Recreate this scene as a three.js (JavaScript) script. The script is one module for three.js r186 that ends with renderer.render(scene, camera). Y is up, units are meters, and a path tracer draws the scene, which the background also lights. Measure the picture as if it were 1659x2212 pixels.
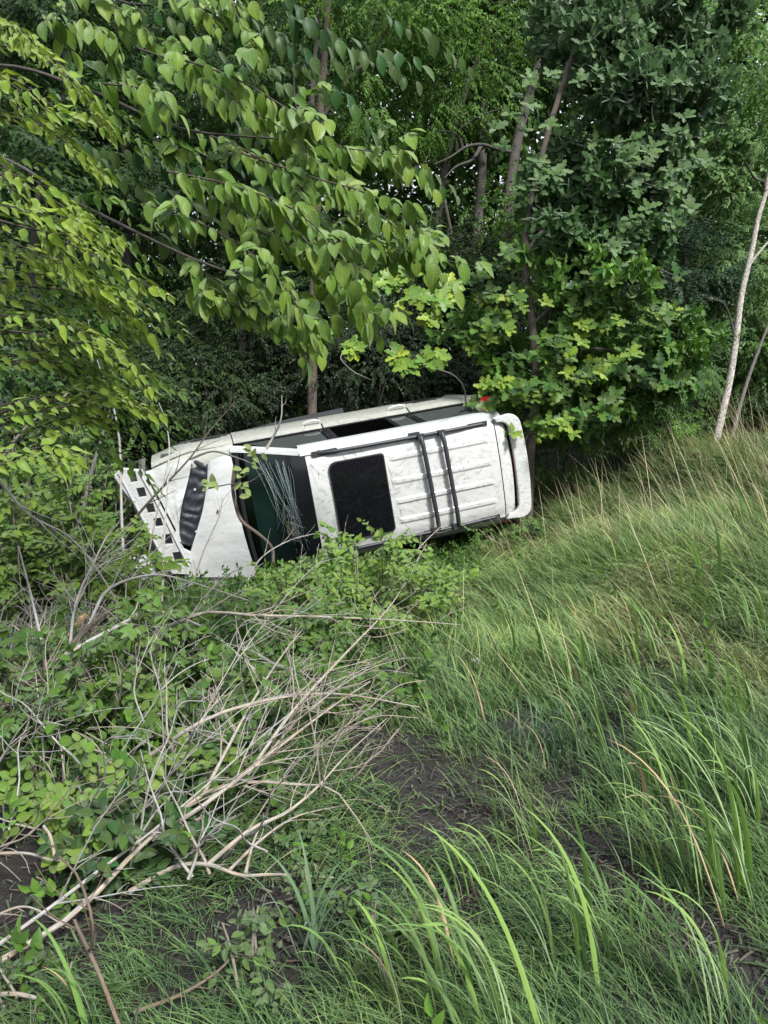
import * as THREE from 'three';
import { mergeGeometries } from 'three/addons/utils/BufferGeometryUtils.js';
import { ImprovedNoise } from 'three/addons/math/ImprovedNoise.js';

// ---------------------------------------------------------------- camera, sky, sun, exposure
const scene = new THREE.Scene();
const PITCH = 10 * Math.PI / 180, EYE = new THREE.Vector3(0, 1.6, 0), FP = 1597;
const camera = new THREE.PerspectiveCamera(69.4, 0.75, 0.05, 200);
camera.position.copy(EYE);
camera.lookAt(0, 1.6 - Math.sin(PITCH), -Math.cos(PITCH));
camera.updateMatrixWorld();
const renderer = new THREE.WebGLRenderer({ antialias: true });
renderer.setSize(768, 1024);
renderer.toneMapping = THREE.LinearToneMapping;
renderer.toneMappingExposure = 1.75;
renderer.shadowMap.enabled = true;
{
  const W = 256, H = 128, d = new Float32Array(W * H * 4), nz = new ImprovedNoise();
  for (let j = 0; j < H; j++) for (let i = 0; i < W; i++) {
    const el = ((j + 0.5) / H - 0.5) * Math.PI, az = i / W * Math.PI * 2, s = Math.sin(el);
    let b = el > 0 ? (1 + 2 * s) / 3 * 1.15 + 0.06 : 0.10;
    const c = Math.cos(el), n = nz.noise(c * Math.cos(az) * 2.5, s * 4, c * Math.sin(az) * 2.5);
    if (el > 0) b *= 1 + 0.12 * n;
    const k = (j * W + i) * 4;
    d[k] = b * (el > 0 ? 0.93 : 0.8); d[k + 1] = b * 0.99; d[k + 2] = b * (el > 0 ? 1.09 : 0.6); d[k + 3] = 1;
  }
  const t = new THREE.DataTexture(d, W, H, THREE.RGBAFormat, THREE.FloatType);
  t.mapping = THREE.EquirectangularReflectionMapping; t.magFilter = THREE.LinearFilter; t.needsUpdate = true;
  scene.background = t; scene.environment = t;
}
const sun = new THREE.DirectionalLight(new THREE.Color(1, 0.98, 0.93), 4.6);
sun.position.set(10, 20, 5.5); sun.target.position.set(0, 0, -8);
sun.castShadow = true; sun.shadow.radius = 20; sun.shadow.mapSize.set(2048, 2048);
Object.assign(sun.shadow.camera, { left: -18, right: 18, top: 18, bottom: -18, near: 1, far: 60 });
scene.add(sun, sun.target);

// ---------------------------------------------------------------- helpers
const V = (x, y, z) => new THREE.Vector3(x, y, z);
const noise = new ImprovedNoise();
function rng(seed) { let a = seed >>> 0; const f = () => { a = (a + 0x6D2B79F5) | 0; let t = Math.imul(a ^ (a >>> 15), 1 | a); t = (t + Math.imul(t ^ (t >>> 7), 61 | t)) ^ t; return ((t ^ (t >>> 14)) >>> 0) / 4294967296; }; f.r = (a0, b0) => a0 + (b0 - a0) * f(); f.g = () => (f() + f() + f() + f() - 2) * 0.87; return f; }
const smooth = (a, b, x) => { const t = Math.min(1, Math.max(0, (x - a) / (b - a))); return t * t * (3 - 2 * t); };
const counts = {};
function numbered(n) { const k = counts[n] = (counts[n] ?? -1) + 1; return k ? `${n}_${String(k).padStart(3, '0')}` : n; }
function tag(o, label, category, group, kind) { if (label) o.userData.label = label; if (category) o.userData.category = category; if (group) o.userData.group = group; if (kind) o.userData.kind = kind; return o; }
function thing(name, label, category, pos, group) { const o = new THREE.Group(); o.name = numbered(name); if (pos) o.position.copy(pos); scene.add(o); return tag(o, label, category, group); }
function mesh(name, geo, mat, parent, kind) { const m = new THREE.Mesh(geo, mat); m.name = parent === scene ? numbered(name) : name; m.castShadow = m.receiveShadow = true; if (kind) m.userData.kind = kind; parent.add(m); return m; }
function rayDir(px, py) { const dx = (px - 829.5) / FP, dy = (1106 - py) / FP, c = Math.cos(PITCH), s = Math.sin(PITCH); return V(dx, dy * c - s, -c - dy * s); }
const at = (px, py, d) => rayDir(px, py).multiplyScalar(d).add(EYE);

// terrain heights: surveyed points joined smoothly (road verge in front, ditch under the car, bank on the right)
const GP = [[0, 3, 0], [4, 2, .1], [-4, 2, 0], [0, 0, 0], [3, 0, .08], [-3, 0, -.05], [0, -3, -.05], [2.5, -3, .06], [-2.5, -3, -.14], [0, -6, -.28], [3, -6, .25], [5, -6, .6], [-3.5, -6, -.55], [-5, -9, -1.05], [-2, -9, -.93], [-2, -10, -.93],
  [0, -9, -.68], [.8, -9.2, -.55], [1.7, -8.9, -.36], [2.7, -9, .05], [4.6, -9.6, .72], [6.5, -9, 1.05], [-6, -12, -.95], [-1, -12, -.7], [2.3, -11, .05], [5, -12, .6], [8, -12, 1.1], [-9, -18, -.5], [0, -18, -.2], [8, -18, .7], [-12, -8, -1], [12, -6, 1.2]];
function hgt(x, z) {
  let s = 0, w = 0;
  for (const [a, b, c] of GP) { const d = (x - a) ** 2 + (z - b) ** 2 + .35, k = 1 / (d * d); s += c * k; w += k; }
  const far = smooth(16, 40, Math.hypot(x, z));
  return s / w * (1 - far) + .05 * noise.noise(x * .9, z * .9, 3.3) * (1 - far) + .018 * noise.noise(x * 3.1, z * 3.1, 7);
}
function ground(px, py, up = 0) { const d = rayDir(px, py); let lo = .5, p = EYE.clone(); for (let t = .8; t < 40; t *= 1.01) { p = d.clone().multiplyScalar(t).add(EYE); if (p.y < hgt(p.x, p.z) + up) break; lo = t; } p.y = hgt(p.x, p.z) + up; return p; }
const toCam = camera.matrixWorldInverse, tmp = V(0, 0, 0);
function seen(p, m = 1.02) { tmp.copy(p).applyMatrix4(toCam); const d = -tmp.z; if (d < .3) return 0; const x = tmp.x / d / .5194, y = tmp.y / d / .6925; return Math.abs(x) < m && Math.abs(y) < m ? d : 0; }

// tapered tube through points; r = radius at (0..1)
function tube(pts, r, seg = 10, rad = 6) {
  const curve = pts.length > 2 ? new THREE.CatmullRomCurve3(pts, false, 'centripetal') : new THREE.LineCurve3(pts[0], pts[1]);
  const P = [], N = [], U = [], I = []; let len = 0, prev = null, nrm = null;
  for (let i = 0; i <= seg; i++) {
    const t = i / seg, p = curve.getPoint(t), tg = curve.getTangent(t);
    if (!nrm) { nrm = Math.abs(tg.y) > .9 ? V(1, 0, 0) : V(0, 1, 0); }
    nrm = nrm.clone().addScaledVector(tg, -nrm.dot(tg)).normalize(); const b = tg.clone().cross(nrm);
    if (prev) len += p.distanceTo(prev); prev = p;
    const R = typeof r === 'function' ? r(t) : r[0] + (r[1] - r[0]) * t;
    for (let k = 0; k <= rad; k++) { const a = k / rad * Math.PI * 2, c = Math.cos(a), s = Math.sin(a); const n = nrm.clone().multiplyScalar(c).addScaledVector(b, s); P.push(p.x + n.x * R, p.y + n.y * R, p.z + n.z * R); N.push(n.x, n.y, n.z); U.push(k / rad, len); }
  }
  for (let i = 0; i < seg; i++) for (let k = 0; k < rad; k++) { const a = i * (rad + 1) + k, c = a + rad + 1; I.push(a, a + 1, c, a + 1, c + 1, c); }
  return geo(P, I, U, N);
}
function geo(P, I, U, N, C) {
  const g = new THREE.BufferGeometry(); g.setAttribute('position', new THREE.Float32BufferAttribute(P, 3)); g.setIndex(I);
  g.setAttribute('uv', new THREE.Float32BufferAttribute(U ?? new Array(P.length / 3 * 2).fill(0), 2));
  if (N) g.setAttribute('normal', new THREE.Float32BufferAttribute(N, 3)); else g.computeVertexNormals();
  if (C) g.setAttribute('color', new THREE.Float32BufferAttribute(C, 3));
  return g;
}
function gridGeo(fn, nu, nv, keep) {
  const P = [], U = [], I = [];
  for (let j = 0; j <= nv; j++) for (let i = 0; i <= nu; i++) { const p = fn(i / nu, j / nv); P.push(p[0], p[1], p[2]); U.push(p[3] ?? i / nu, p[4] ?? j / nv); }
  for (let j = 0; j < nv; j++) for (let i = 0; i < nu; i++) { if (keep && !keep((i + .5) / nu, (j + .5) / nv)) continue; const a = j * (nu + 1) + i, b = a + nu + 1; I.push(a, b, a + 1, a + 1, b, b + 1); }
  return geo(P, I, U);
}
function bentLine(a, b, r, bow, n = 4) { // a wandering line of points from a to b
  const out = [], L = a.distanceTo(b), off = V(r.g(), r.g(), r.g()).multiplyScalar(bow * L);
  for (let i = 0; i <= n; i++) { const t = i / n; out.push(a.clone().lerp(b, t).addScaledVector(off, Math.sin(t * Math.PI)).add(V(r.g(), r.g(), r.g()).multiplyScalar(i && i < n ? L * .026 : 0))); }
  return out;
}

// ---------------------------------------------------------------- materials
function tex(W, H, fn, srgb, rx = 1, ry = 1) {
  const d = new Uint8Array(W * H * 4);
  for (let j = 0; j < H; j++) for (let i = 0; i < W; i++) { const c = fn(i / W, j / H), k = (j * W + i) * 4; d[k] = 255 * Math.min(1, Math.max(0, c[0])); d[k + 1] = 255 * Math.min(1, Math.max(0, c[1])); d[k + 2] = 255 * Math.min(1, Math.max(0, c[2])); d[k + 3] = 255; }
  const t = new THREE.DataTexture(d, W, H); t.wrapS = t.wrapT = THREE.RepeatWrapping; t.magFilter = THREE.LinearFilter; t.repeat.set(rx, ry); if (srgb) t.colorSpace = THREE.SRGBColorSpace; t.needsUpdate = true; return t;
}
const tn = (u, v, f, s) => { // tiling fractal noise on a torus
  const a = u * Math.PI * 2, b = v * Math.PI * 2; let o = 0, k = 1;
  for (let i = 0; i < 4; i++) { o += k * noise.noise(Math.cos(a) * f + s, Math.sin(a) * f + Math.cos(b) * f * 1.7, Math.sin(b) * f * 1.7 - s); f *= 2.1; k *= .55; } return o;
};
const L = (r, g, b) => new THREE.Color().setRGB(r, g, b);
const soilTex = tex(512, 512, (u, v) => { const n = tn(u, v, 2.2, 3), m = tn(u, v, 9, 8), k = .075 + .04 * n + .06 * m; return [k * 1.16, k * .97, k * .84]; }, true);
const soilBump = tex(512, 512, (u, v) => { const k = .5 + .2 * tn(u, v, 8, 1) + .3 * tn(u, v, 26, 2); return [k, k, k]; });
const barkTex = tex(128, 256, (u, v) => { const k = .62 + .22 * tn(u, v * .3, 6, 4) + .12 * tn(u, v, 12, 5), m = tn(u, v, 1.6, 9); return [k * (1 + .1 * m), k, k * (1 - .12 * m)]; }, true);
const barkBump = tex(128, 256, (u, v) => { const k = .5 + .4 * tn(u, v * .35, 7, 4); return [k, k, k]; });
const birchTex = tex(128, 512, (u, v) => { const row = tn(u * .18, v, 9, 2), n = tn(u, v, 2, 6), d = smooth(.30, .55, row + .25 * tn(u, v, 3, 1)); const k = (.70 + .2 * n) * (1 - .66 * d); return [k, k * .975, k * .94]; }, true);
const veinTex = tex(128, 128, (u, v) => { const x = Math.abs(u - .5) * 2, k = .5 + .5 * Math.sin((v * 13 - x * 3.2) * Math.PI * 2), m = smooth(.1, 0, x); return [Math.max(0, k * .8 - m), 0, 0].fill(Math.max(0, k * .8 - m * .5)); });
const leafMap = tex(128, 128, (u, v) => { const x = Math.abs(u - .5) * 2, m = smooth(.10, .02, x), s = .5 + .5 * Math.sin((v * 13 - x * 3.2) * Math.PI * 2), k = .84 + .1 * tn(u, v, 2, 3) + .06 * s + .1 * m; return [k + m * .05, k, k - .02]; }, true);
const bladeMap = tex(64, 128, (u, v) => { const m = smooth(.12, .03, Math.abs(u - .5) * 2), s = .5 + .5 * Math.sin(u * 60), k = .82 + .08 * s + .12 * m + .06 * tn(u, v, 2, 9); return [k, k, k]; }, true);
function leafMat(r, g, b, o = {}) {
  return new THREE.MeshPhysicalMaterial({ color: L(r, g, b), roughness: 1, transmission: o.t ?? .4, thickness: 0, ior: 1.4, specularIntensity: .5, clearcoat: o.c ?? .18, clearcoatRoughness: .38, side: THREE.DoubleSide, vertexColors: !!o.v, map: o.map ?? null, bumpMap: o.bump ?? null, bumpScale: o.bs ?? .0015 });
}
const woodMat = (r, g, b, map = barkTex, bs = .006) => new THREE.MeshStandardMaterial({ color: L(r, g, b), roughness: .92, map, bumpMap: map === birchTex ? birchTex : barkBump, bumpScale: bs });
const M = {
  soil: new THREE.MeshStandardMaterial({ color: L(1, 1, 1), roughness: .93, map: soilTex, bumpMap: soilBump, bumpScale: .014 }),
  darkBark: woodMat(.16, .14, .125), greyBark: woodMat(.34, .31, .28), birch: woodMat(.74, .72, .70, birchTex, .003), brownBark: woodMat(.23, .18, .145),
  deadTan: woodMat(.76, .66, .55, barkTex, .002), deadGrey: woodMat(.80, .76, .70, barkTex, .002), deadBrown: woodMat(.36, .25, .18, barkTex, .002), splinter: woodMat(.95, .52, .27, barkTex, .004), twigRed: woodMat(.4, .22, .14, barkTex, .001),
};

// ---------------------------------------------------------------- leaf shapes (base at origin, tip along +y, face +z)
function leafGeo(w, prof, n, fold, droop, curl = 0, twist = 0) {
  const P = [], U = [], I = [];
  for (let i = 0; i <= n; i++) {
    const t = i / n, hw = w * prof(t) * .5, y = t - .05 * droop * t * t, z = -droop * t * t * .5 + curl * Math.sin(t * 7) * .05, a = twist * t, ca = Math.cos(a), sa = Math.sin(a), f = fold * hw + curl * .03 * Math.sin(t * 11);
    for (const [s, u] of [[-1, 0], [0, .5], [1, 1]]) { const x = s * hw, zz = Math.abs(s) * f; P.push(x * ca - zz * sa, y, z + x * sa + zz * ca); U.push(u, t); }
  }
  for (let i = 0; i < n; i++) for (let k = 0; k < 2; k++) { const a = i * 3 + k, b = a + 3; I.push(a, a + 1, b, a + 1, b + 1, b); }
  return geo(P, I, U);
}
const ovate = t => Math.pow(Math.sin(Math.PI * Math.pow(t * .97 + .012, .78)), .85), lance = t => Math.pow(Math.sin(Math.PI * Math.pow(t * .98 + .01, .7)), 1.15), elliptic = t => Math.pow(Math.sin(Math.PI * Math.pow(t * .975 + .01, .92)), .8) * (t > .8 ? 1 - (t - .8) * .9 : 1), roundish = t => Math.pow(Math.sin(Math.PI * Math.pow(t * .95 + .03, .85)), .6);
const lobed = t => (t < .1 ? .12 + t : (.35 + .65 * Math.sin(Math.PI * Math.pow(t, .75))) * (.80 + .24 * Math.cos((t - .18) * Math.PI * 2 * 3.2))) * (t > .98 ? .4 : 1);
const elmLeaves = [[.54, .32, .45, 0, 0], [.58, .2, .8, .3, .3], [.5, .5, .35, .4, -.4], [.56, .35, 1.2, 0, .2], [.46, .85, .7, .5, .5]].map(([w, f, d, c, t]) => leafGeo(w, elliptic, 8, f, d, c, t));
const windLeaves = [[.40, .5, .3, 1, .6], [.44, .35, -.4, 1.3, -.7], [.36, .8, .6, .9, 1.0], [.42, .3, .8, .7, -.3]].map(([w, f, d, c, t]) => leafGeo(w, lance, 7, f, d, c, t));
const shrubLeaves = [[.56, .25, .3, 0, 0], [.6, .15, .5, .3, .2], [.5, .4, .2, .2, -.2]].map(([w, f, d, c, t]) => leafGeo(w, ovate, 5, f, d, c, t));
const oakLeaves = [[.66, .15, .35, .2, 0], [.7, .25, .6, .5, .2], [.6, .4, .3, .4, -.3]].map(([w, f, d, c, t]) => leafGeo(w, lobed, 15, f, d, c, t));
const roundLeaves = [[.8, .12, .25, .2, 0], [.75, .25, .5, .2, .2]].map(([w, f, d, c, t]) => leafGeo(w, roundish, 5, f, d, c, t));

const X = V(0, 0, 0), Y = V(0, 0, 0), Z = V(0, 0, 0);
function basis(p, dir, nrm, s, out = new THREE.Matrix4(), sw = 1) { Y.copy(dir).normalize(); Z.copy(nrm).addScaledVector(Y, -nrm.dot(Y)); if (Z.lengthSq() < 1e-6) Z.set(Y.y, -Y.x, .3); Z.normalize(); X.crossVectors(Y, Z); out.makeBasis(X.clone().multiplyScalar(s * sw), Y.clone().multiplyScalar(s), Z.clone().multiplyScalar(s)); return out.setPosition(p); }

// a spray: a twig with many leaves joined, for crowns too far away to tell the leaves apart one by one
function spray(shapes, n, len, size, r, flat = .5) {
  const gs = [], m = new THREE.Matrix4();
  for (let i = 0; i < n; i++) {
    const t = (i + .6) / n, s = i % 2 ? 1 : -1, p = V(.1 * len * Math.sin(t * 5), t * len, -.18 * len * t * t).add(V(r.g(), r.g(), r.g()).multiplyScalar(.05 * len));
    const g = shapes[Math.floor(r() * shapes.length)].clone(); basis(p, V(s * (1.1 - .6 * t) + r.g() * .3, .55 + t * .5, -.35 + r.g() * flat), V(r.g() * flat, r.g() * flat, 1), size * r.r(.7, 1.25) * (1 - .25 * t), m); g.applyMatrix4(m);
    const k = r.r(.7, 1.28), y = r() < .12 ? 1.35 : 1, C = []; for (let q = 0; q < g.attributes.position.count; q++) C.push(k * y, k, k * (y > 1 ? .8 : 1)); g.setAttribute('color', new THREE.Float32BufferAttribute(C, 3)); gs.push(g);
  }
  return mergeGeometries(gs);
}
function whorlSpray(r) { // an oak shoot: leaves standing out round the tips of three twiglets
  const gs = [], m = new THREE.Matrix4(); for (let t = 0; t < 3; t++) { const c = V(r.g() * .1, .08 + t * .1, r.g() * .1); for (let i = 0; i < 5; i++) { const a = i / 5 * 6.28 + r() * .8, g = lobeSmall[i % 2].clone(); basis(c, V(Math.cos(a), .3 + r.g() * .6, Math.sin(a) * .8 + r.g() * .4), V(r.g() * 1.3, r.g() * 1.3, .7), .125 * r.r(.6, 1.25), m); g.applyMatrix4(m); const k = r.r(.7, 1.3), C = []; for (let q = 0; q < g.attributes.position.count; q++) C.push(k, k, k); g.setAttribute('color', new THREE.Float32BufferAttribute(C, 3)); gs.push(g); } } return mergeGeometries(gs);
}
const small = [[.55, .2, .4, 0, 0], [.6, .3, .6, 0, .2]].map(([w, f, d, c, t]) => leafGeo(w, ovate, 3, f, d, c, t)), lobeSmall = [[.68, .15, .5, .4, .1], [.64, .35, .8, .5, .3]].map(([w, f, d, c, t]) => leafGeo(w, lobed, 12, f, d, c, t));
const R0 = rng(11);
const SP = { whorl: whorlSpray(R0), fine: spray(small, 16, .34, .062, R0), broad: spray(small, 12, .4, .095, R0), oak: spray(lobeSmall, 9, .3, .125, R0, .8), herb: spray(small, 9, .13, .042, R0, .7), feather: spray([leafGeo(.26, lance, 3, .2, .3)], 20, .36, .085, R0, .35) };
const MS = leafMat(1, 1, 1, { v: true }), MSdull = leafMat(1, 1, 1, { v: true, c: .3, t: .3 }), ML = leafMat(1, 1, 1, { map: leafMap, bump: veinTex });
function instances(name, g, mat, mats, cols, parent) {
  const im = new THREE.InstancedMesh(g, mat, mats.length); im.name = parent === scene ? numbered(name) : name;
  mats.forEach((m, i) => { im.setMatrixAt(i, m); im.setColorAt(i, cols[i]); }); im.castShadow = im.receiveShadow = true; im.userData.kind = 'stuff'; parent.add(im); return im;
}
const mixC = (a, b, t) => a.clone().lerp(b, t);
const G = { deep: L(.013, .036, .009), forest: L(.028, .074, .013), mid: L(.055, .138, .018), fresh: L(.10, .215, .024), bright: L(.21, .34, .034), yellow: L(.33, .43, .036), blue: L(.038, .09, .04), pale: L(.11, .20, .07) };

// crown: clumps of sprays in an ellipsoid, thinner inside, uneven outline
function crownInto(mats, cols, c, rad, nClump, perClump, r, colA, colB, scale = 1, keep) {
  for (let i = 0; i < nClump; i++) {
    let d; do d = V(r.r(-1, 1), r.r(-1, 1), r.r(-1, 1)); while (d.lengthSq() > 1 || d.lengthSq() < .12);
    const cc = V(c.x + d.x * rad.x, c.y + d.y * rad.y, c.z + d.z * rad.z), tone = r(), cr = r.r(.32, .62) * Math.min(1.3, rad.x * .5);
    for (let k = 0; k < perClump; k++) {
      const o = V(r.g(), r.g() * .55, r.g()).multiplyScalar(cr), p = cc.clone().add(o); if (p.y < hgt(p.x, p.z) + .05 || (keep && !keep(p))) continue;
      const dir = d.clone().multiplyScalar(.7).add(o.multiplyScalar(.9 / cr)).add(V(r.g() * .5, -.35 + r.g() * .5, r.g() * .5));
      mats.push(basis(p, dir, V(r.g() * .5, .9, .5 + r.g() * .5), scale * r.r(.75, 1.25))); cols.push(mixC(colA, colB, Math.min(1, Math.max(0, tone * .7 + r() * .35))).multiplyScalar(r.r(.85, 1.15)));
    }
  }
}

// ---------------------------------------------------------------- ground
{
  const N = 260, g = gridGeo((u, v) => { const e = t => { const s = t * 2 - 1; return Math.sign(s) * (Math.abs(s) * 6 + Math.pow(Math.abs(s), 5) * 84); }; const x = e(u), z = -6 + e(v); return [x, hgt(x, z), z, x * .7, z * .7]; }, N, N);
  tag(mesh('ground', g, M.soil, scene), 'dark damp soil of the verge, the ditch and the wood floor', null, null, 'structure');
}
const lush = (x, z) => { const k = [[-1, -1.6], [-1.8, -1.1], [-2.7, -.65], [-3.6, -.2], [-5, .35], [-7, .9], [-8.6, 1.15], [-9.5, 1.5], [-11, 2.2], [-13, 3]]; let b = k[0][1]; for (let i = 1; i < k.length; i++) if (z < k[i - 1][0]) { const t = Math.min(1, (k[i - 1][0] - z) / (k[i - 1][0] - k[i][0])); b = k[i - 1][1] + (k[i][1] - k[i - 1][1]) * t; } return smooth(b + .35, b - .35, x + .25 * noise.noise(x * 1.5, z * 1.5, 1)); };
const mudSpots = [[800, 1590, .17], [850, 1640, .22], [920, 1690, .22], [1000, 1790, .17], [900, 1800, .16], [1230, 1740, .13], [1290, 1830, .17], [1330, 1900, .13], [1460, 1980, .13], [1580, 2040, .15], [1640, 2110, .15], [1180, 1660, .12], [560, 1960, .16], [640, 1930, .17], [60, 1960, .22], [220, 1975, .22], [140, 2060, .12], [980, 1960, .09], [660, 2060, .09], [860, 1490, .19]].map(([a, b, s]) => [ground(a, b), s]);
const mud = (x, z) => { let m = 0; for (const [p, s] of mudSpots) m = Math.max(m, Math.exp(-((x - p.x) ** 2 + (z - p.z) ** 2) / (s * s))); return m; };

// ---------------------------------------------------------------- the overturned car
const CW = new THREE.Matrix4().makeBasis(V(-.959, -.159, .236).normalize(), V(.233, .037, .972).normalize(), V(-.164, .987, .002).normalize()).setPosition(-.833, .219, -9.851);
const CWi = CW.clone().invert();
function carAt(px, py, y0) { const o = EYE.clone().applyMatrix4(CWi), q = at(px, py, 1).applyMatrix4(CWi).sub(o), t = (y0 - o.y) / q.y; return V(o.x + q.x * t, y0, o.z + q.z * t); }
buildCar();
function buildCar() {
  const r = rng(5), car = thing('overturned_suv', 'white SUV lying on its side in the ditch with its roof towards the road', 'car');
  CW.decompose(car.position, car.quaternion, car.scale); car.scale.set(1, 1, 1);
  const scr = []; for (let i = 0; i < 60; i++) { const a = r() < .6 ? r.r(.9, 1.6) : r() * 3.1; scr.push([r(), r(), Math.cos(a), Math.sin(a), r.r(.012, .06), r.r(.2, .55)]); }
  const dirt = tex(512, 512, (u, v) => { const n = tn(u, v, 1.6, 2), f = tn(u, v, 11, 6), g = tn(u, v, 5, 12); let k = .94 + .035 * n - .42 * smooth(.48, .78, f * .62 + .55 * n) - .1 * smooth(.15, .6, g); for (const [x, y, c, d, l, w] of scr) { const a = (u - x) * c + (v - y) * d, b = Math.abs((v - y) * c - (u - x) * d); if (b < .0028 && Math.abs(a) < l) k -= w * .55 * (1 - Math.abs(a) / l); } return [k, k * .99 - .003, k * .972]; }, true, 1, 1);
  const dirtSoft = tex(256, 256, (u, v) => { const k = .95 + .04 * tn(u, v, 1.3, 31) - .07 * smooth(.35, .9, tn(u, v, 4, 41)); return [k, k * .995, k * .985]; }, true);
  const rough = tex(256, 256, (u, v) => { const k = .36 + .2 * tn(u, v, 4, 2); return [k, k, k]; });
  const dent = tex(256, 256, (u, v) => { const k = .5 + .4 * tn(u, v, 1.1, 21); return [k, k, k]; });
  const paint = new THREE.MeshPhysicalMaterial({ color: L(.48, .495, .505), map: dirt, roughness: .42, roughnessMap: null, clearcoat: .6, clearcoatRoughness: .12, bumpMap: dent, bumpScale: .006 });
  const paintGrey = new THREE.MeshPhysicalMaterial({ color: L(.50, .52, .48), roughness: .35, metalness: .35, clearcoat: .7, clearcoatRoughness: .1, map: dirt });
  const black = new THREE.MeshStandardMaterial({ color: L(.017, .018, .023), roughness: .5 }), rubber = new THREE.MeshStandardMaterial({ color: L(.02, .02, .02), roughness: .85 }), frit = new THREE.MeshPhysicalMaterial({ color: L(.008, .009, .012), roughness: .15, clearcoat: .5 });
  const absorber = new THREE.MeshStandardMaterial({ color: L(.40, .42, .43), roughness: .55, map: dirt }), clean = new THREE.MeshPhysicalMaterial({ map: dirtSoft, color: L(.43, .445, .455), roughness: .4, clearcoat: .5, clearcoatRoughness: .15, bumpMap: dent, bumpScale: .008 }), rail = new THREE.MeshPhysicalMaterial({ color: L(.34, .355, .355), roughness: .35, metalness: .1, clearcoat: .6, clearcoatRoughness: .12 }), dull = new THREE.MeshPhysicalMaterial({ color: L(.40, .41, .40), roughness: .4, clearcoat: .4, clearcoatRoughness: .2, bumpMap: dent, bumpScale: .012 });
  const glass = new THREE.MeshPhysicalMaterial({ color: L(.33, .44, .42), roughness: .03, transmission: 1, thickness: 0, ior: 1.5 }), tint = new THREE.MeshPhysicalMaterial({ color: L(.2, .23, .22), roughness: .04, transmission: .8, thickness: 0, ior: 1.5 });
  const speck = tex(256, 256, (u, v) => { const k = smooth(.5, .8, tn(u, v, 16, 3)) * .04 + smooth(.2, .8, tn(u, v, 2, 4)) * .004; return [.007 + k, .0075 + k, .010 + k]; });
  const sunGlass = new THREE.MeshPhysicalMaterial({ color: L(.55, .55, .55), map: speck, roughness: .08, specularIntensity: .7 });
  const lamp = new THREE.MeshPhysicalMaterial({ color: L(.2, .006, .01), roughness: .12, clearcoat: .8 }), steel = new THREE.MeshStandardMaterial({ color: L(.5, .5, .5), roughness: .35, metalness: .9 });
  const dash = new THREE.MeshStandardMaterial({ color: L(.045, .085, .085), roughness: .7 }), beige = new THREE.MeshStandardMaterial({ color: L(.45, .36, .29), roughness: .85 }), under = new THREE.MeshStandardMaterial({ color: L(.035, .035, .036), roughness: .8 });
  const P = (name, g, m, parent = car) => mesh(name, g, m, parent);
  const box = (x0, x1, y0, y1, z0, z1) => { const g = new THREE.BoxGeometry(x1 - x0, y1 - y0, z1 - z0, 2, 2, 2); g.translate((x0 + x1) / 2, (y0 + y1) / 2, (z0 + z1) / 2); return g; };
  // outer side surface: half width at (x, y)
  const half = (x, y) => {
    const taper = .13 * smooth(1.5, 2.25, x) + .07 * smooth(-1.7, -2.2, x);
    if (y <= 1.04) return .93 - .02 * smooth(.6, .3, y) - .105 * Math.pow(Math.max(0, (y - .52) / .52), 1.7) - .012 * smooth(.955, .965, y) - taper;
    const t = (y - 1.04) / .58; return .80 - .15 * t - .02 * t * t - taper * (1 - t * .6);
  };
  const wheelX = [1.36, -1.37];
  for (const s of [1, -1]) {
    const skin = (x0, x1, y0, y1, nu, nv, off = 0, keep) => gridGeo((u, v) => { const x = x0 + (x1 - x0) * u, y = y0 + (y1 - y0) * v; return [x, y, s * (half(x, y) + off), x * .5, y * .5]; }, nu, nv, keep && ((u, v) => keep(x0 + (x1 - x0) * u, y0 + (y1 - y0) * v)));
    const arch = (x, y) => wheelX.every(w => Math.hypot(x - w, y - .36) > .43);
    P('fender', skin(1.075, 2.02, .34, 1.04, 24, 16, 0, arch), paintGrey); P('rear_quarter', skin(-2.13, -1.092, .34, 1.04, 26, 16, 0, arch), paintGrey);
    const fd = P('front_door', skin(.009, 1.063, .36, 1.04, 16, 14), paintGrey), rd = P('rear_door', skin(-1.073, -.009, .36, 1.04, 16, 14, 0, arch), paintGrey);
    if (s > 0) for (const [d, hx] of [[fd, .12], [rd, -.95]]) P('handle', tube([V(hx - .11, .90, half(hx, .9) - .01), V(hx - .1, .915, half(hx, .9) + .03), V(hx + .08, .918, half(hx, .9) + .032), V(hx + .11, .90, half(hx, .9) - .01)], [.016, .014], 12, 8), paint, d);
    P('belt_moulding', skin(-1.9, 1.02, 1.042, 1.062, 30, 1, .006), black);
    // window band: glass, pillars, cant rail
    const slant = (x, y, k) => x - (y - 1.06) * k;
    const pane = (x0, x1, k0, k1, y1, m, name, off = -.008) => P(name, gridGeo((u, v) => { const y = 1.06 + (y1 - 1.06) * v, x = slant(x0, y, k0) + (slant(x1, y, k1) - slant(x0, y, k0)) * u; return [x, y, s * (half(x, y) + off)]; }, 8, 6), m);
    pane(.06, .93, .10, .95, 1.47, tint, 'front_window'); pane(-.06, .055, .1, .1, 1.475, frit, 'door_pillar', .002);
    if (s < 0) pane(-.74, -.07, .12, .1, 1.47, tint, 'rear_window');
    pane(-.80, -.745, .12, .12, 1.475, frit, 'window_divider', .002); pane(-1.0, -.805, .2, .12, 1.47, tint, 'vent_window'); pane(-1.09, -1.005, .2, .2, 1.475, frit, 'rear_pillar', .002);
    pane(-1.86, -1.095, -.1, .2, 1.455, tint, 'quarter_window'); pane(-2.12, -1.865, -.32, -.1, 1.5, paintGrey, 'corner_pillar', .002);
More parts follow.
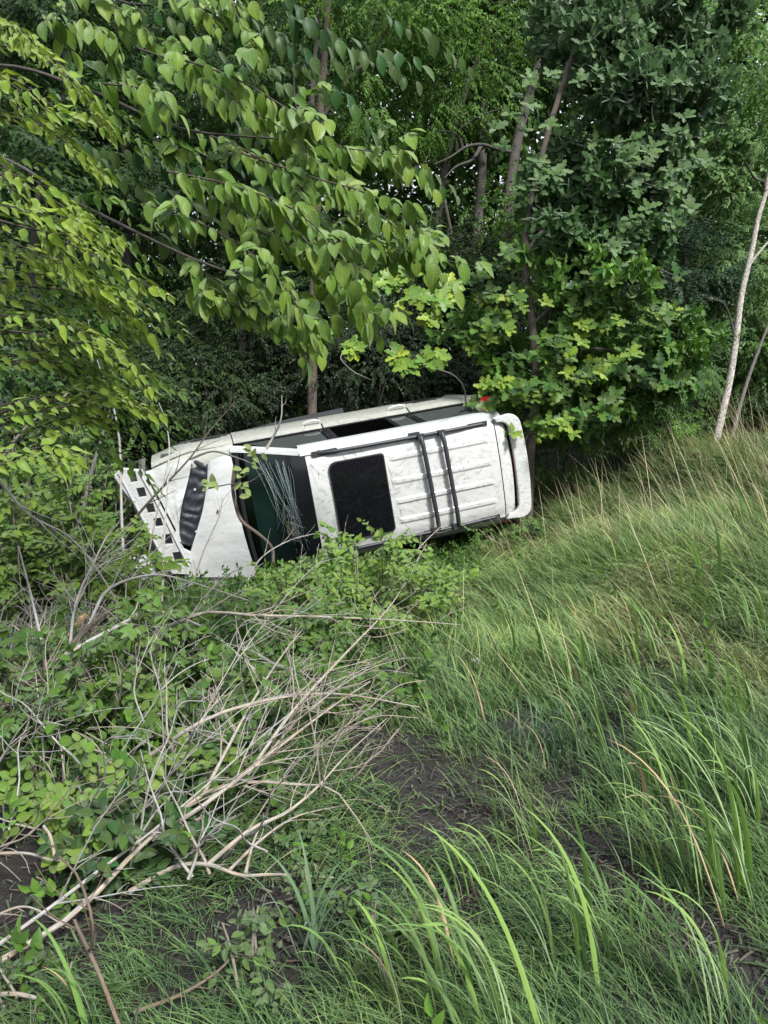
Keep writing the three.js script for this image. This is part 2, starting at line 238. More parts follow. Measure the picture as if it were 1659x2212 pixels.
    P('cant_rail', gridGeo((u, v) => { const x = .40 - 2.43 * u, y = 1.465 + .165 * v; return [x, y + .03 * Math.sin(u * 3.1) * v - .05 * smooth(.85, 1, u) * v, s * (half(x, 1.465) + .012 - (half(x, 1.465) - .565) * Math.pow(v, 1.5) + .006 * Math.sin(v * 3.14)), x * .5, y]; }, 40, 6), rail);
    P('screen_pillar', gridGeo((u, v) => { const x = 1.10 - .72 * u, y = 1.06 + .50 * u, w = .07 - .012 * u; return [x + .03 * v, y + w * v * .7, s * (half(x, Math.min(y, 1.55)) + .004 - .05 * v * v - .02 * v), x, v]; }, 14, 5), clean);
    { const g = box(-.40, 1.0, .28, .34, .80, 1), q = g.attributes.position; for (let i = 0; i < q.count; i++) { const t = (1 - q.getX(i)) / 1.4; if (q.getZ(i) > .95) q.setZ(i, .915 + .10 * t - .03 * smooth(.93, 1, t)); q.setZ(i, s * q.getZ(i)); } g.computeVertexNormals(); P('running_board', g, black); }
    P('fender_edge', gridGeo((u, v) => { const x = 1.08 + .94 * u; return [x, 1.04 + .018 * Math.sin(v * 2) - .03 * u, s * (half(x, 1.04) * (1 - v) + (.655 - .06 * u) * v), x * .5, v * .3]; }, 16, 5), paintGrey);
    for (const w of wheelX) {
      const wh = new THREE.Group(); wh.name = 'wheel'; wh.position.set(w, .365, s * .79); car.add(wh);
      const prof = [[.22, -.11], [.33, -.12], [.362, -.09], [.367, 0], [.362, .09], [.33, .12], [.22, .11]].map(q => new THREE.Vector2(q[0], q[1]));
      const ty = new THREE.LatheGeometry(prof, 40); ty.rotateX(Math.PI / 2); P('tyre', ty, rubber, wh);
      const rim = [new THREE.CylinderGeometry(.22, .22, .16, 28, 1, true).rotateX(Math.PI / 2), new THREE.CylinderGeometry(.06, .06, .1, 16).rotateX(Math.PI / 2).translate(0, 0, s * .05)];
      for (let k = 0; k < 6; k++) rim.push(new THREE.BoxGeometry(.05, .2, .03).translate(0, .12, 0).rotateZ(k * Math.PI / 3).translate(0, 0, s * .07)); P('rim', mergeGeometries(rim.map(q => q.index ? q.toNonIndexed() : q)), steel, wh);
    }
    const tl = box(-2.14, -1.98, .80, 1.06, s > 0 ? .74 : -.785, s > 0 ? .835 : -.73); P('tail_lamp', tl, lamp);
  }
  P('inner_shell', mergeGeometries([box(-2.08, 1.9, .40, .93, -.83, -.80), box(-2.08, 1.9, .40, .93, .80, .83), box(-2.08, -2.04, .4, 1.0, -.8, .8)]), under);
  P('floor_pan', box(-2.1, 2.0, .30, .40, -.80, .80), under); P('headliner', gridGeo((u, v) => [.30 - 2.2 * u, 1.615, -.55 + 1.1 * v], 4, 4), beige);
  P('tailgate', gridGeo((u, v) => { const y = .42 + 1.18 * v; return [-2.15 + .14 * smooth(1.04, 1.6, y), y, (u - .5) * 2 * half(-2.13, y) * .985]; }, 8, 12), paint);
  P('front_bumper', gridGeo((u, v) => { const z = (u - .5) * 1.6; return [2.22 - .16 * Math.abs(z) ** 2 + .06 * Math.sin(v * 3.1), .38 + .5 * v, z]; }, 14, 8), paintGrey);
  // roof with pressed ribs
  const ribs = [.37, .10, -.13, -.36];
  const roofY = (x, z) => 1.655 + .045 * (1 - ((x + .75) / 1.2) ** 2 * .8) - .035 * (z / .58) ** 2 - .02 * smooth(.45, .58, Math.abs(z));
  P('roof', gridGeo((u, v) => {
    const x = .345 - 2.245 * u, z = -.585 + 1.17 * v; let y = roofY(x, z); const e = smooth(-.58, -.61, x) * smooth(-1.80, -1.77, x);
    for (const q of ribs) { const k = (z - q) / .028; y += .012 * e * smooth(1.15, .85, Math.abs(k)); } return [x, y, z, x * .45, z * .45];
  }, 120, 130), paint);
  const sunShape = (grow, y) => { const sh = new THREE.Shape(), x0 = -.51 - grow, x1 = .105 + grow, z0 = -.435 - grow, z1 = .435 + grow, q = .09 + grow; sh.moveTo(x0 + q * .4, z0); sh.lineTo(x1 - q, z0); sh.quadraticCurveTo(x1, z0, x1, z0 + q); sh.lineTo(x1, z1 - q); sh.quadraticCurveTo(x1, z1, x1 - q, z1); sh.lineTo(x0 + q * .4, z1); sh.quadraticCurveTo(x0, z1, x0, z1 - q * .4); sh.lineTo(x0, z0 + q * .4); sh.quadraticCurveTo(x0, z0, x0 + q * .4, z0); return sh; };
  const flat = (sh, depth, bevel, y) => { const g = new THREE.ExtrudeGeometry(sh, { depth, bevelEnabled: bevel > 0, bevelThickness: bevel, bevelSize: bevel, bevelSegments: 2, curveSegments: 10 }); g.rotateX(Math.PI / 2); g.translate(0, y, 0); return g; };
  P('sunroof', flat(sunShape(0, 0), .03, .006, 1.703), sunGlass); P('sunroof_seal', flat(sunShape(.014, 0), .03, .003, 1.697), rubber);
  // roof rails and cross bars
  for (const s of [1, -1]) {
    const y = x => roofY(x, .555) + .03, rail = P('roof_rail', tube([V(.20, roofY(.2, .56) - .005, s * .575), V(.05, y(.05) + .01, s * .568), V(-.6, y(-.6) + .015, s * .562), V(-1.3, y(-1.3) + .012, s * .56), V(-1.78, roofY(-1.78, .56) + .005, s * .56)], t => .021 + .012 * smooth(.14, .02, t), 30, 8), black);
    P('rail_foot', box(-.02, .27, roofY(.1, .57) - .02, roofY(.1, .57) + .02, s > 0 ? .54 : -.60, s > 0 ? .60 : -.54), black, rail); P('rail_foot', box(-1.82, -1.58, roofY(-1.7, .57) - .02, roofY(-1.7, .57) + .022, s > 0 ? .535 : -.59, s > 0 ? .59 : -.535), black, rail); P('rail_foot', box(-.98, -.86, roofY(-.9, .57) - .02, roofY(-.9, .57) + .055, s > 0 ? .54 : -.61, s > 0 ? .61 : -.54), black, rail);
  }
  for (const [x0, x1] of [[-.98, -1.02], [-1.235, -1.265]]) { const b = P('cross_bar', tube([V(x0, 1.70, .575), V(x0, 1.745, .50), V(x0 * .5 + x1 * .5, 1.762, 0), V(x1, 1.745, -.50), V(x1, 1.70, -.585)], [.027, .027], 24, 8), black); for (const s of [1, -1]) P('bar_clamp', box(x0 - .04, x0 + .04, 1.64, 1.74, s * .555 - .03, s * .555 + .03), black, b); }
  // spoiler: a loop standing off the tail edge with a slit before it
  P('tail_panel', gridGeo((u, v) => { const z = -.575 + 1.15 * v; return [-1.912 - .12 * u - .03 * u * (1 - (z / .58) ** 2), roofY(-1.9, z) - .012 * u - .03 * u * u, z, u * .1, z * .4]; }, 5, 30), paint);
  { const sh = new THREE.Shape(); sh.moveTo(-1.915, -.60); sh.lineTo(-2.09, -.615); sh.quadraticCurveTo(-2.20, -.60, -2.215, -.50); sh.quadraticCurveTo(-2.28, 0, -2.215, .50); sh.quadraticCurveTo(-2.19, .60, -2.08, .615); sh.lineTo(-1.915, .60); sh.lineTo(-1.94, .56); sh.quadraticCurveTo(-2.06, .56, -2.085, .47); sh.quadraticCurveTo(-2.125, 0, -2.085, -.47); sh.quadraticCurveTo(-2.06, -.56, -1.94, -.56); sh.closePath();
    P('spoiler', flat(sh, .03, .014, 1.655), paint); P('brake_light', box(-2.115, -2.085, 1.56, 1.60, -.16, .16), lamp); P('spoiler_base', box(-2.10, -1.95, 1.50, 1.56, -.56, .56), frit); }
  // windscreen, cowl, dashboard, seats
  const ws = (u, v) => { const z = (v - .5) * 2, w = .71 - .125 * u, x = 1.10 - .765 * u, y = 1.09 + .525 * u; return [x + .05 * (1 - z * z) * (1 - u * .6), y + .05 * (1 - z * z) * (.4 + .6 * u) - .012, w * z]; };
  P('windscreen', gridGeo(ws, 16, 20), glass); P('screen_band', gridGeo((u, v) => { const q = ws(.80 + .2 * u, v); return [q[0], q[1] + .004, q[2]]; }, 4, 20), frit); P('cowl', gridGeo((u, v) => { const q = ws(-.02 + .13 * u, v); return [q[0] + .02, q[1] + .006 - .05 * (1 - u), q[2] * 1.02]; }, 4, 20), black);
  P('screen_seal', tube([.0, .25, .5, .75, 1].map(v => { const q = ws(1.005, v); return V(q[0], q[1] + .004, q[2]); }), [.006, .006], 20, 5), rubber);
  P('dashboard', gridGeo((u, v) => { const z = (v - .5) * 1.36; return [.98 - .5 * u, .98 + .09 * Math.sin(u * 2.6) - .3 * smooth(.8, 1, u) + .05 * smooth(.25, .05, Math.abs(z + .35)) * smooth(.3, .8, u), z]; }, 12, 24), dash);
  P('steering_wheel', new THREE.TorusGeometry(.185, .016, 8, 28).rotateY(Math.PI / 2).rotateZ(-.45).translate(.34, 1.02, -.36), black);
  for (const z of [-.36, .36]) { const st = P('seat', box(-.45, .12, .62, .76, z - .25, z + .25), beige); const bk = box(-.07, .07, 0, .62, z - .24, z + .24); bk.rotateZ(.3); bk.translate(-.45, .72, 0); P('seat_back', bk, beige, st); const hd = box(-.05, .05, 0, .18, z - .13, z + .13); hd.rotateZ(.3); hd.translate(-.66, 1.33, 0); P('headrest', hd, beige, st); }
  { const b = P('rear_seat', box(-1.35, -.85, .62, .78, -.62, .62), beige); const q = box(-.08, .08, 0, .6, -.62, .62); q.rotateZ(.25); q.translate(-1.35, .72, 0); P('seat_back', q, beige, b); }
  { const q = ws(.62, .30); P('torn_lining', gridGeo((u, v) => [q[0] - .10 + .12 * u, q[1] - .08 + .02 * Math.sin(v * 7 + u * 3), q[2] - .1 + .16 * v + .05 * u], 5, 5), new THREE.MeshStandardMaterial({ color: L(.42, .17, .05), roughness: .8 })); }
  // cracks in the windscreen, spreading from the blow
  { const gs = []; for (let k = 0; k < 54; k++) { const long = k < 22, pts = []; let u = long ? .28 + r() * .5 : .66 + r.g() * .13, v = long ? .96 - r() * .1 : .4 + r.g() * .22; const gu = .84 + r.g() * .05, gv = .12 + r() * .22; let dir = long ? Math.atan2(gv - v, gu - u) : r.r(-2.6, -.2); const len = long ? r.r(.55, .85) : r.r(.08, .3); for (let i = 0; i < 8; i++) { const q = ws(u, v); pts.push(V(q[0], q[1] + .004, q[2])); u += Math.cos(dir) * len / 8; v += Math.sin(dir) * len / 8; dir += r.g() * .16 + (long ? -.07 + i * .018 : 0); if (u > .86 || u < .12 || v > .96 || v < .06) break; } if (pts.length > 2) gs.push(tube(pts, [.0010, .0004], 9, 3)); }
    P('glass_cracks', mergeGeometries(gs), new THREE.MeshStandardMaterial({ color: L(.5, .62, .62), roughness: .4 })); }
  // crushed front: panels ruled between the edges seen in the wreck
  const ruled = (A, B, yA, yB, nu, nv, bump) => { const ca = new THREE.CatmullRomCurve3(A.map(q => carAt(q[0], q[1], yA)), false, 'centripetal'), cb = new THREE.CatmullRomCurve3(B.map(q => carAt(q[0], q[1], yB)), false, 'centripetal'); return gridGeo((u, v) => { const a = ca.getPoint(v), b = cb.getPoint(v), p = a.lerp(b, u); return [p.x, p.y + (bump ? bump(u, v) : 0), p.z, p.x * .5, p.z * .5]; }, nu, nv); };
  P('hood', ruled([[449, 996], [447, 1040], [438, 1100], [427, 1140], [415, 1180], [398, 1246]], [[497, 978], [504, 1010], [510, 1075], [524, 1140], [535, 1180], [556, 1246]], 1.045, 1.075, 14, 44, (u, v) => .045 * Math.sin(Math.min(1, v * 1.02) * Math.PI) + .02 * Math.sin(u * 3.1) - .012 * smooth(.06, 0, u)), clean);
  P('hood_hole', new THREE.CylinderGeometry(.016, .016, .006, 14).translate(...Object.values(carAt(471, 1104, 1.14))), rubber);
  P('front_panel', ruled([[314, 1018], [347, 1080], [376, 1135], [400, 1190], [419, 1240]], [[415, 988], [408, 1030], [394, 1085], [388, 1120], [379, 1168], [430, 1200]], 1.0, 1.05, 40, 50, (u, v) => .03 * Math.sin(v * Math.PI) + .018 * smooth(.30, .34, v) * smooth(.47, .42, v) * (.5 + .5 * u) - .025 * smooth(.78, 1, u) * (v < .8 ? 1 : .3) + .010 * noise.noise(u * 4, v * 5, 2) + .03 * smooth(.2, .05, v)), dull);
  P('grille_cover', ruled([[408, 986], [404, 1030], [390, 1090], [382, 1120], [372, 1165]], [[456, 1008], [450, 1050], [440, 1100], [430, 1140], [419, 1182]], 1.015, 1.03, 16, 60, (u, v) => .012 * Math.sin(v * 50) * (u > .15 && u < .85 ? 1 : 0) * .5 + .03 * Math.sin(u * 3.1) + .012 * noise.noise(u * 5, v * 14, 5)), new THREE.MeshStandardMaterial({ color: L(.02, .021, .028), roughness: .38, bumpMap: dent, bumpScale: .01 }));
  for (const q of [[421, 1057], [424, 1148], [416, 999]]) { const c = carAt(q[0], q[1], 1.078); P('clip', new THREE.CylinderGeometry(.014, .014, .01, 12).translate(c.x, c.y, c.z), absorber); }
  // lattice of the front bumper: a bar with square openings
  { const A = q => carAt(q[0], q[1], 1.12), sh = new THREE.Shape(), pt = q => { const c = A(q); return new THREE.Vector2(c.x, c.z); };
    sh.setFromPoints([[247, 1026], [262, 1012], [306, 1016], [334, 1072], [364, 1127], [392, 1184], [414, 1212], [408, 1240], [372, 1238], [356, 1222], [336, 1176], [310, 1130], [284, 1080], [262, 1052]].map(pt));
    const TL = [268, 1031], BL = [366, 1206]; for (const [t, w, h] of [[0, 19, 22], [.19, 21, 20], [.385, 21, 20], [.56, 20, 18], [.77, 21, 22], [1, 23, 26]]) { const cx = TL[0] + (BL[0] - TL[0]) * t + 17, cy = TL[1] + (BL[1] - TL[1]) * t; const hole = new THREE.Path(); hole.setFromPoints([[cx - w / 2, cy - h / 2], [cx + w / 2 - 2, cy - h / 2 - 3], [cx + w / 2 + 4, cy + h / 2 - 2], [cx - w / 2 + 6, cy + h / 2 + 2]].map(pt)); sh.holes.push(hole); }
    const g = new THREE.ExtrudeGeometry(sh, { depth: .09, bevelEnabled: true, bevelThickness: .010, bevelSize: .006, bevelSegments: 2 }); g.rotateX(Math.PI / 2); g.translate(0, 1.12, 0); P('bumper_lattice', g, absorber);
    for (const q of [[[256, 1022], [300, 1104], [348, 1196], [370, 1234]], [[300, 1018], [346, 1100], [388, 1184], [408, 1222]]]) P('lattice_rail', tube(q.map(w => carAt(w[0], w[1], 1.13)), [.016, .016], 16, 6), absorber);
    P('bumper_core', ruled([[246, 1030], [300, 1120], [350, 1215]], [[312, 1030], [362, 1120], [412, 1215]], .95, .95, 6, 12), new THREE.MeshStandardMaterial({ color: L(.26, .26, .255), roughness: .7 }));
    P('bumper_end', gridGeo((u, v) => { const c = carAt(318, 1215, .95), a = u * Math.PI; return [c.x + .10 - .22 * Math.cos(a) * .9, c.y - .1 + .13 * Math.sin(a), c.z + .13 - .34 * v - .03 * Math.sin(a)]; }, 14, 8), absorber); }
}

// ---------------------------------------------------------------- plants: stems as parts, the leaves that show largest as parts, the rest joined
const palMats = new Map();
function toneMat(c, o) { const k = `${Math.round(c.r * 60)},${Math.round(c.g * 60)},${Math.round(c.b * 60)},${o.key}`; if (!palMats.has(k)) palMats.set(k, leafMat(c.r, c.g, c.b, o)); return palMats.get(k); }
const LO = { elm: { key: 'e', map: leafMap, bump: veinTex, bs: .0014, c: .38, t: .42 }, plain: { key: 'p', map: leafMap, c: .2, t: .42 }, oak: { key: 'o', map: leafMap, c: .3, t: .35 } };
class Plant {
  constructor(name, label, category, pos, seed, group) { this.o = thing(name, label, category, pos, group); this.r = rng(seed); this.leaves = []; this.o.updateMatrixWorld(); this.off = pos.clone(); }
  loc(pts) { return pts.map(p => p.clone().sub(this.off)); }
  wood(name, pts, r, mat, seg = 10, rad = 6, parent = this.o) { return mesh(name, tube(this.loc(pts), r, seg, rad), mat, parent); }
  twigs(list, mat, parent = this.o, name = 'twigs') { if (list.length) mesh(name, mergeGeometries(list.map(([p, r, s]) => tube(this.loc(p), r, s ?? 4, 4))), mat, parent, 'stuff'); }
  leaf(p, dir, nrm, size, col) { this.leaves.push([p.clone(), dir.clone(), nrm.clone(), size, col]); }
  finish(shapes, look, nMesh) {
    const r = this.r; this.leaves.forEach(l => { l.d = seen(l[0], 1.0) || 999; l.s = l[3] / l.d; }); this.leaves.sort((a, b) => b.s - a.s);
    const m = new THREE.Matrix4(), rest = []; let n = 0;
    for (const l of this.leaves) {
      basis(l[0].clone().sub(this.off), l[1], l[2], l[3], m, r.r(.85, 1.15));
      if (n < nMesh && l.d < 900) { const q = mesh('leaf', shapes[Math.floor(r() * shapes.length)], toneMat(l[4], look), this.o); m.decompose(q.position, q.quaternion, q.scale); n++; } else rest.push([m.clone(), l[4]]);
    }
    if (rest.length) instances('foliage', shapes[0], ML, rest.map(q => q[0]), rest.map(q => q[1]), this.o);
    return this.o;
  }
}
const clampTone = c => L(Math.round(c.r * 36) / 36 || .02, Math.round(c.g * 36) / 36 || .04, Math.round(c.b * 60) / 60 || .012);
// leaves along a line of points; hang: 0 follows the twig, 1 hangs straight down
function leafLine(pl, pts, gap, size, hang, face, colA, colB, spread = .9, start = .1, pairs = false) {
  const r = pl.r, c = new THREE.CatmullRomCurve3(pts, false, 'centripetal'), len = c.getLength(), n = Math.max(2, Math.round(len / gap));
  for (let i = 0; i <= n; i++) {
    const t = start + (1 - start) * i / n, p = c.getPoint(t), tg = c.getTangent(t), side = tg.clone().cross(face).normalize();
    for (const s of pairs ? [1, -1] : [i % 2 ? 1 : -1]) {
      const dir = tg.clone().multiplyScalar(.55 + .4 * t).addScaledVector(side, s * spread * r.r(.6, 1.2) * (1 - hang * .5)).add(V(0, -1, 0).multiplyScalar(hang * r.r(.8, 1.7))).add(V(r.g(), r.g(), r.g()).multiplyScalar(.22 + hang * .28));
      const nrm = face.clone().add(V(r.g(), r.g(), r.g()).multiplyScalar(.55)).addScaledVector(side, s * .35);
      pl.leaf(p.clone().add(V(r.g(), r.g(), r.g()).multiplyScalar(.012 + hang * .016)), dir, nrm, size * r.r(.58, 1.2) * (1 - .25 * Math.max(0, t - .8) * 5 * r()), clampTone(mixC(colA, colB, Math.min(1, Math.max(0, r() * .7 + t * .3)))));
    }
  }
}
const face0 = V(.1, .75, .75).normalize();

// ---- elm bough reaching in from the left
{
  const e = new Plant('elm_tree', 'elm bough with large drooping pleated leaves, reaching over the car from the left', 'tree', V(-4.6, hgt(-4.6, -4.4), -4.4), 21), r = e.r;
  const base = e.off, forkA = V(-4.35, 2.4, -4.3);
  e.wood('trunk', [base.clone().add(V(0, -.2, 0)), V(-4.5, .8, -4.4), forkA, V(-4.2, 4.2, -4.4)], [.11, .06], M.greyBark, 14, 10);
  const limbs = [[forkA, at(-60, 330, 3.9), at(170, 440, 3.6), at(420, 560, 3.3), at(560, 610, 3.2)], [V(-4.3, 2.9, -4.3), at(-40, 140, 3.8), at(180, 190, 3.5), at(400, 280, 3.2), at(600, 300, 3.1)], [V(-4.25, 3.4, -4.35), at(60, -60, 3.9), at(300, 10, 3.7), at(480, -20, 3.6)]];
  limbs.forEach((l, i) => e.wood('branch', l, [.012 - i * .002, .004], M.darkBark, 22, 7));
  const T = [
    [[[400, 130], [500, 165], [620, 235], [740, 320], [870, 335], [935, 395]], 3.0], [[[300, 105], [420, 150], [520, 225], [600, 270], [680, 345]], 3.1], [[[520, 330], [680, 385], [810, 425], [900, 500], [960, 615]], 2.9], [[[360, 370], [500, 400], [630, 450], [740, 560], [800, 700]], 2.8],
    [[[310, 440], [430, 480], [560, 560], [630, 640], [690, 760]], 2.9], [[[400, 560], [490, 620], [590, 690]], 3.0], [[[220, 180], [320, 195], [352, 235]], 2.9], [[[90, 40], [190, 60], [260, 150]], 3.1], [[[600, 460], [700, 560], [770, 640], [815, 730]], 3.0], [[[620, 320], [740, 390], [800, 520]], 3.15],
    [[[490, -20], [530, 70], [565, 130]], 3.2], [[[240, 30], [380, 120], [480, 230]], 3.3], [[[690, 310], [790, 330], [860, 330]], 3.25], [[[400, 630], [480, 660], [560, 700]], 3.0], [[[540, 600], [620, 690], [660, 780]], 3.1], [[[420, 280], [540, 330], [620, 400], [660, 470]], 3.25],
    [[[640, 400], [800, 450], [880, 520], [910, 580]], 3.1], [[[330, 300], [420, 330], [480, 390]], 3.3], [[[540, 490], [640, 540], [700, 620], [730, 690]], 3.2], [[[150, -20], [260, 20], [330, 70]], 3.3], [[[700, 470], [840, 530], [900, 560]], 3.2], [[[460, 220], [580, 270], [650, 330]], 3.3], [[[330, -30], [420, 10], [470, 60]], 3.3], [[[560, 420], [660, 470], [720, 520]], 3.3], [[[450, 420], [540, 470], [590, 540]], 3.35],
  ];
  const tw = [];
  for (const [pl, d] of T) { const pts = pl.map(([a, b], i) => at(a, b, d + r.g() * .06 - i * .05)); tw.push([pts, [.004, .0014], 10]); const cc = new THREE.CatmullRomCurve3(pts, false, 'centripetal'); for (let k = 0; k < 4; k++) { const q = cc.getPoint(r.r(.1, .9)), q2 = q.clone().add(V(r.r(-.04, .2), r.r(-.14, .10), r.r(-.06, .16))); leafLine(e, [q, q.clone().lerp(q2, .5).add(V(0, .02, 0)), q2], .026, .086, .55, V(.2 + r.g() * .3, .75, .7).normalize(), mixC(G.mid, G.fresh, .5), G.bright, .9, .1); tw.push([[q, q2], [.002, .001], 3]); }
    leafLine(e, pts, .028, .092, .75, V(.2, .75, .7).normalize(), mixC(G.mid, G.fresh, .7), mixC(G.bright, G.yellow, .15), .85, .02); }
  e.twigs(tw, M.brownBark);
  // half hidden leaves further back on the bough
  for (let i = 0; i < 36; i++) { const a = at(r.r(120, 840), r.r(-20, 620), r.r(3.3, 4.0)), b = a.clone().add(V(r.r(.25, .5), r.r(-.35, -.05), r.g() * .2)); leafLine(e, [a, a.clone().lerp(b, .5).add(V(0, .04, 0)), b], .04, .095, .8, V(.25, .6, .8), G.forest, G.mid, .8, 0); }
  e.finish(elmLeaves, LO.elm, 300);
}
// ---- wind-blown sapling at the left edge
{
  const e = new Plant('dogwood_sapling', 'sapling with curled yellow-green leaves blown sideways at the left edge', 'tree', ground(-120, 1900), 22), r = e.r;
  const B = e.off;
  e.wood('stem', [B.clone().add(V(0, -.1, 0)), at(-90, 1300, 2.9), at(-80, 700, 2.9), at(-60, 100, 3)], [.02, .01], M.greyBark, 16, 8);
  e.wood('stem', [B.clone().add(V(.15, -.1, 0)), at(-60, 1500, 2.8), at(-30, 1150, 2.8), at(-50, 800, 2.8)], [.012, .006], M.brownBark, 14, 7);
  const T = [[[-80, 90], [60, 110], [170, 190], [250, 300]], [[-60, 240], [80, 270], [170, 330], [225, 375]], [[-80, 320], [40, 410], [110, 520], [155, 590]], [[-60, 460], [90, 500], [200, 520], [240, 545]], [[-60, 590], [60, 620], [180, 630], [250, 680], [330, 740]], [[-50, 710], [100, 725], [220, 760], [325, 840]], [[60, 530], [200, 600], [330, 675]], [[-40, 900], [130, 865], [240, 850], [340, 890]], [[-60, 150], [50, 180], [130, 240], [200, 260]], [[-60, 380], [60, 400], [140, 450], [175, 480]], [[-50, 660], [70, 670], [170, 700], [260, 760]], [[-50, 800], [90, 780], [190, 800], [270, 850]], [[-60, 520], [50, 560], [150, 590], [240, 640]], [[-60, 40], [20, 50], [60, 90]], [[-50, 960], [60, 930], [160, 900], [230, 910]], [[-60, 1010], [30, 1000], [110, 990], [170, 1010]]];
  const tw = [];
  for (const pl of T) { const d = r.r(2.5, 3.0), pts = pl.map(([a, b], i) => at(a, b, d + r.g() * .07)); tw.push([pts, [.005, .0014], 9]); for (let k = 0; k < 3; k++) { const o = V(r.g() * .05 * k, r.g() * .07 * k, r.g() * .06 * k), q = pts.map(v => v.clone().add(o)); if (k) tw.push([q, [.003, .001], 9]); leafLine(e, q, .021, .062, .12, V(-.1, .8, .6).normalize(), mixC(G.fresh, G.bright, .5), mixC(G.bright, G.yellow, .55), .72, .02); } }
  for (let i = 0; i < 60; i++) { const a = at(r.r(-60, 250), r.r(60, 1020), r.r(2.9, 3.3)), b = a.clone().add(V(r.r(.2, .4), r.r(-.22, -.04), r.g() * .12)); leafLine(e, [a, a.clone().lerp(b, .5).add(V(0, .03, 0)), b], .024, .06, .25, V(-.1, .8, .6), G.mid, mixC(G.fresh, G.bright, .5), .85, 0); }
  e.twigs(tw, M.brownBark); e.finish(windLeaves, LO.plain, 300);
}
// ---- trees with crowns too far away to tell most leaves apart
function tree(name, label, group, trunks, crowns, seed, o = {}) {
  const base = trunks[0].pts[0].clone(); base.y = hgt(base.x, base.z);
  const t = new Plant(name, label, 'tree', base, seed, group), r = t.r;
  trunks.forEach(q => { const p = q.pts.map(v => v.clone()); if (q.root !== false) p[0].y = hgt(p[0].x, p[0].z) - .15; t.wood(q.name ?? 'trunk', p, q.r, q.mat ?? M.darkBark, q.seg ?? 18, q.rad ?? 9); });
  const mats = [], cols = [];
  for (const c of crowns) crownInto(mats, cols, c.c.clone().sub(base), c.rad, c.n, c.k, r, c.a ?? G.forest, c.b ?? G.mid, c.s ?? 1, p => { const w = p.clone().add(base); return w.y > hgt(w.x, w.z) + .1 && (!c.keep || c.keep(w)); });
  // the ground test inside crownInto works in world space, so crowns are kept by the one above
  if (mats.length) instances('crown', SP[o.spray ?? 'fine'], MS, mats, cols, t.o);
  return t;
}
const hi = (p, dy) => p.clone().add(V(0, dy, 0));
{ // tall slim tree behind the car
  const d = 11.2, b = at(668, 905, d);
  tree('maple_tree', 'tall slim grey trunk rising straight up behind the roof rail of the car', null, [{ pts: [b, at(676, 720, d), at(684, 450, d), at(691, 250, d), at(702, 100, d), at(712, -40, d), at(725, -300, d)], r: [.075, .045], mat: M.brownBark, seg: 24 },
    { name: 'limb', root: false, pts: [at(685, 400, d), at(672, 300, d - .1), at(676, 180, d - .2), at(690, 20, d - .2)], r: [.05, .03] }, { name: 'limb', root: false, pts: [at(690, 270, d), at(735, 190, d), at(800, 120, d + .2), at(850, 40, d)], r: [.03, .012] }, { name: 'limb', root: false, pts: [at(686, 330, d), at(640, 230, d), at(632, 120, d), at(600, 30, d)], r: [.02, .008] }],
    [{ c: at(830, 60, d + .6), rad: V(1.7, 1.9, 1.2), n: 46, k: 26, a: G.mid, b: G.fresh }, { c: at(690, -330, d), rad: V(3.2, 2.4, 2.2), n: 60, k: 26 }, { c: at(560, 110, d + 1), rad: V(1.5, 1.5, 1.0), n: 30, k: 24, a: G.forest, b: G.mid }, { c: V(-2.2, 8.6, -8.6), rad: V(4.2, 2.0, 2.4), n: 60, k: 24 }], 31);
  void hi;
}
function whorl(pl, c, axis, n, size, colA, colB) { const r = pl.r, ax = axis.clone().normalize(); for (let i = 0; i < n; i++) { const a = i / n * 6.28 + r(), d = V(Math.cos(a), .75 * Math.sin(a) + r.g() * .3, -.5 * Math.sin(a) + .25).addScaledVector(ax, .35); pl.leaf(c.clone().add(V(r.g(), r.g(), r.g()).multiplyScalar(.015)), d, V(r.g() * .5, .65 + r.g() * .3, .8 + r.g() * .3), size * r.r(.7, 1.2), clampTone(mixC(colA, colB, r()))); } }
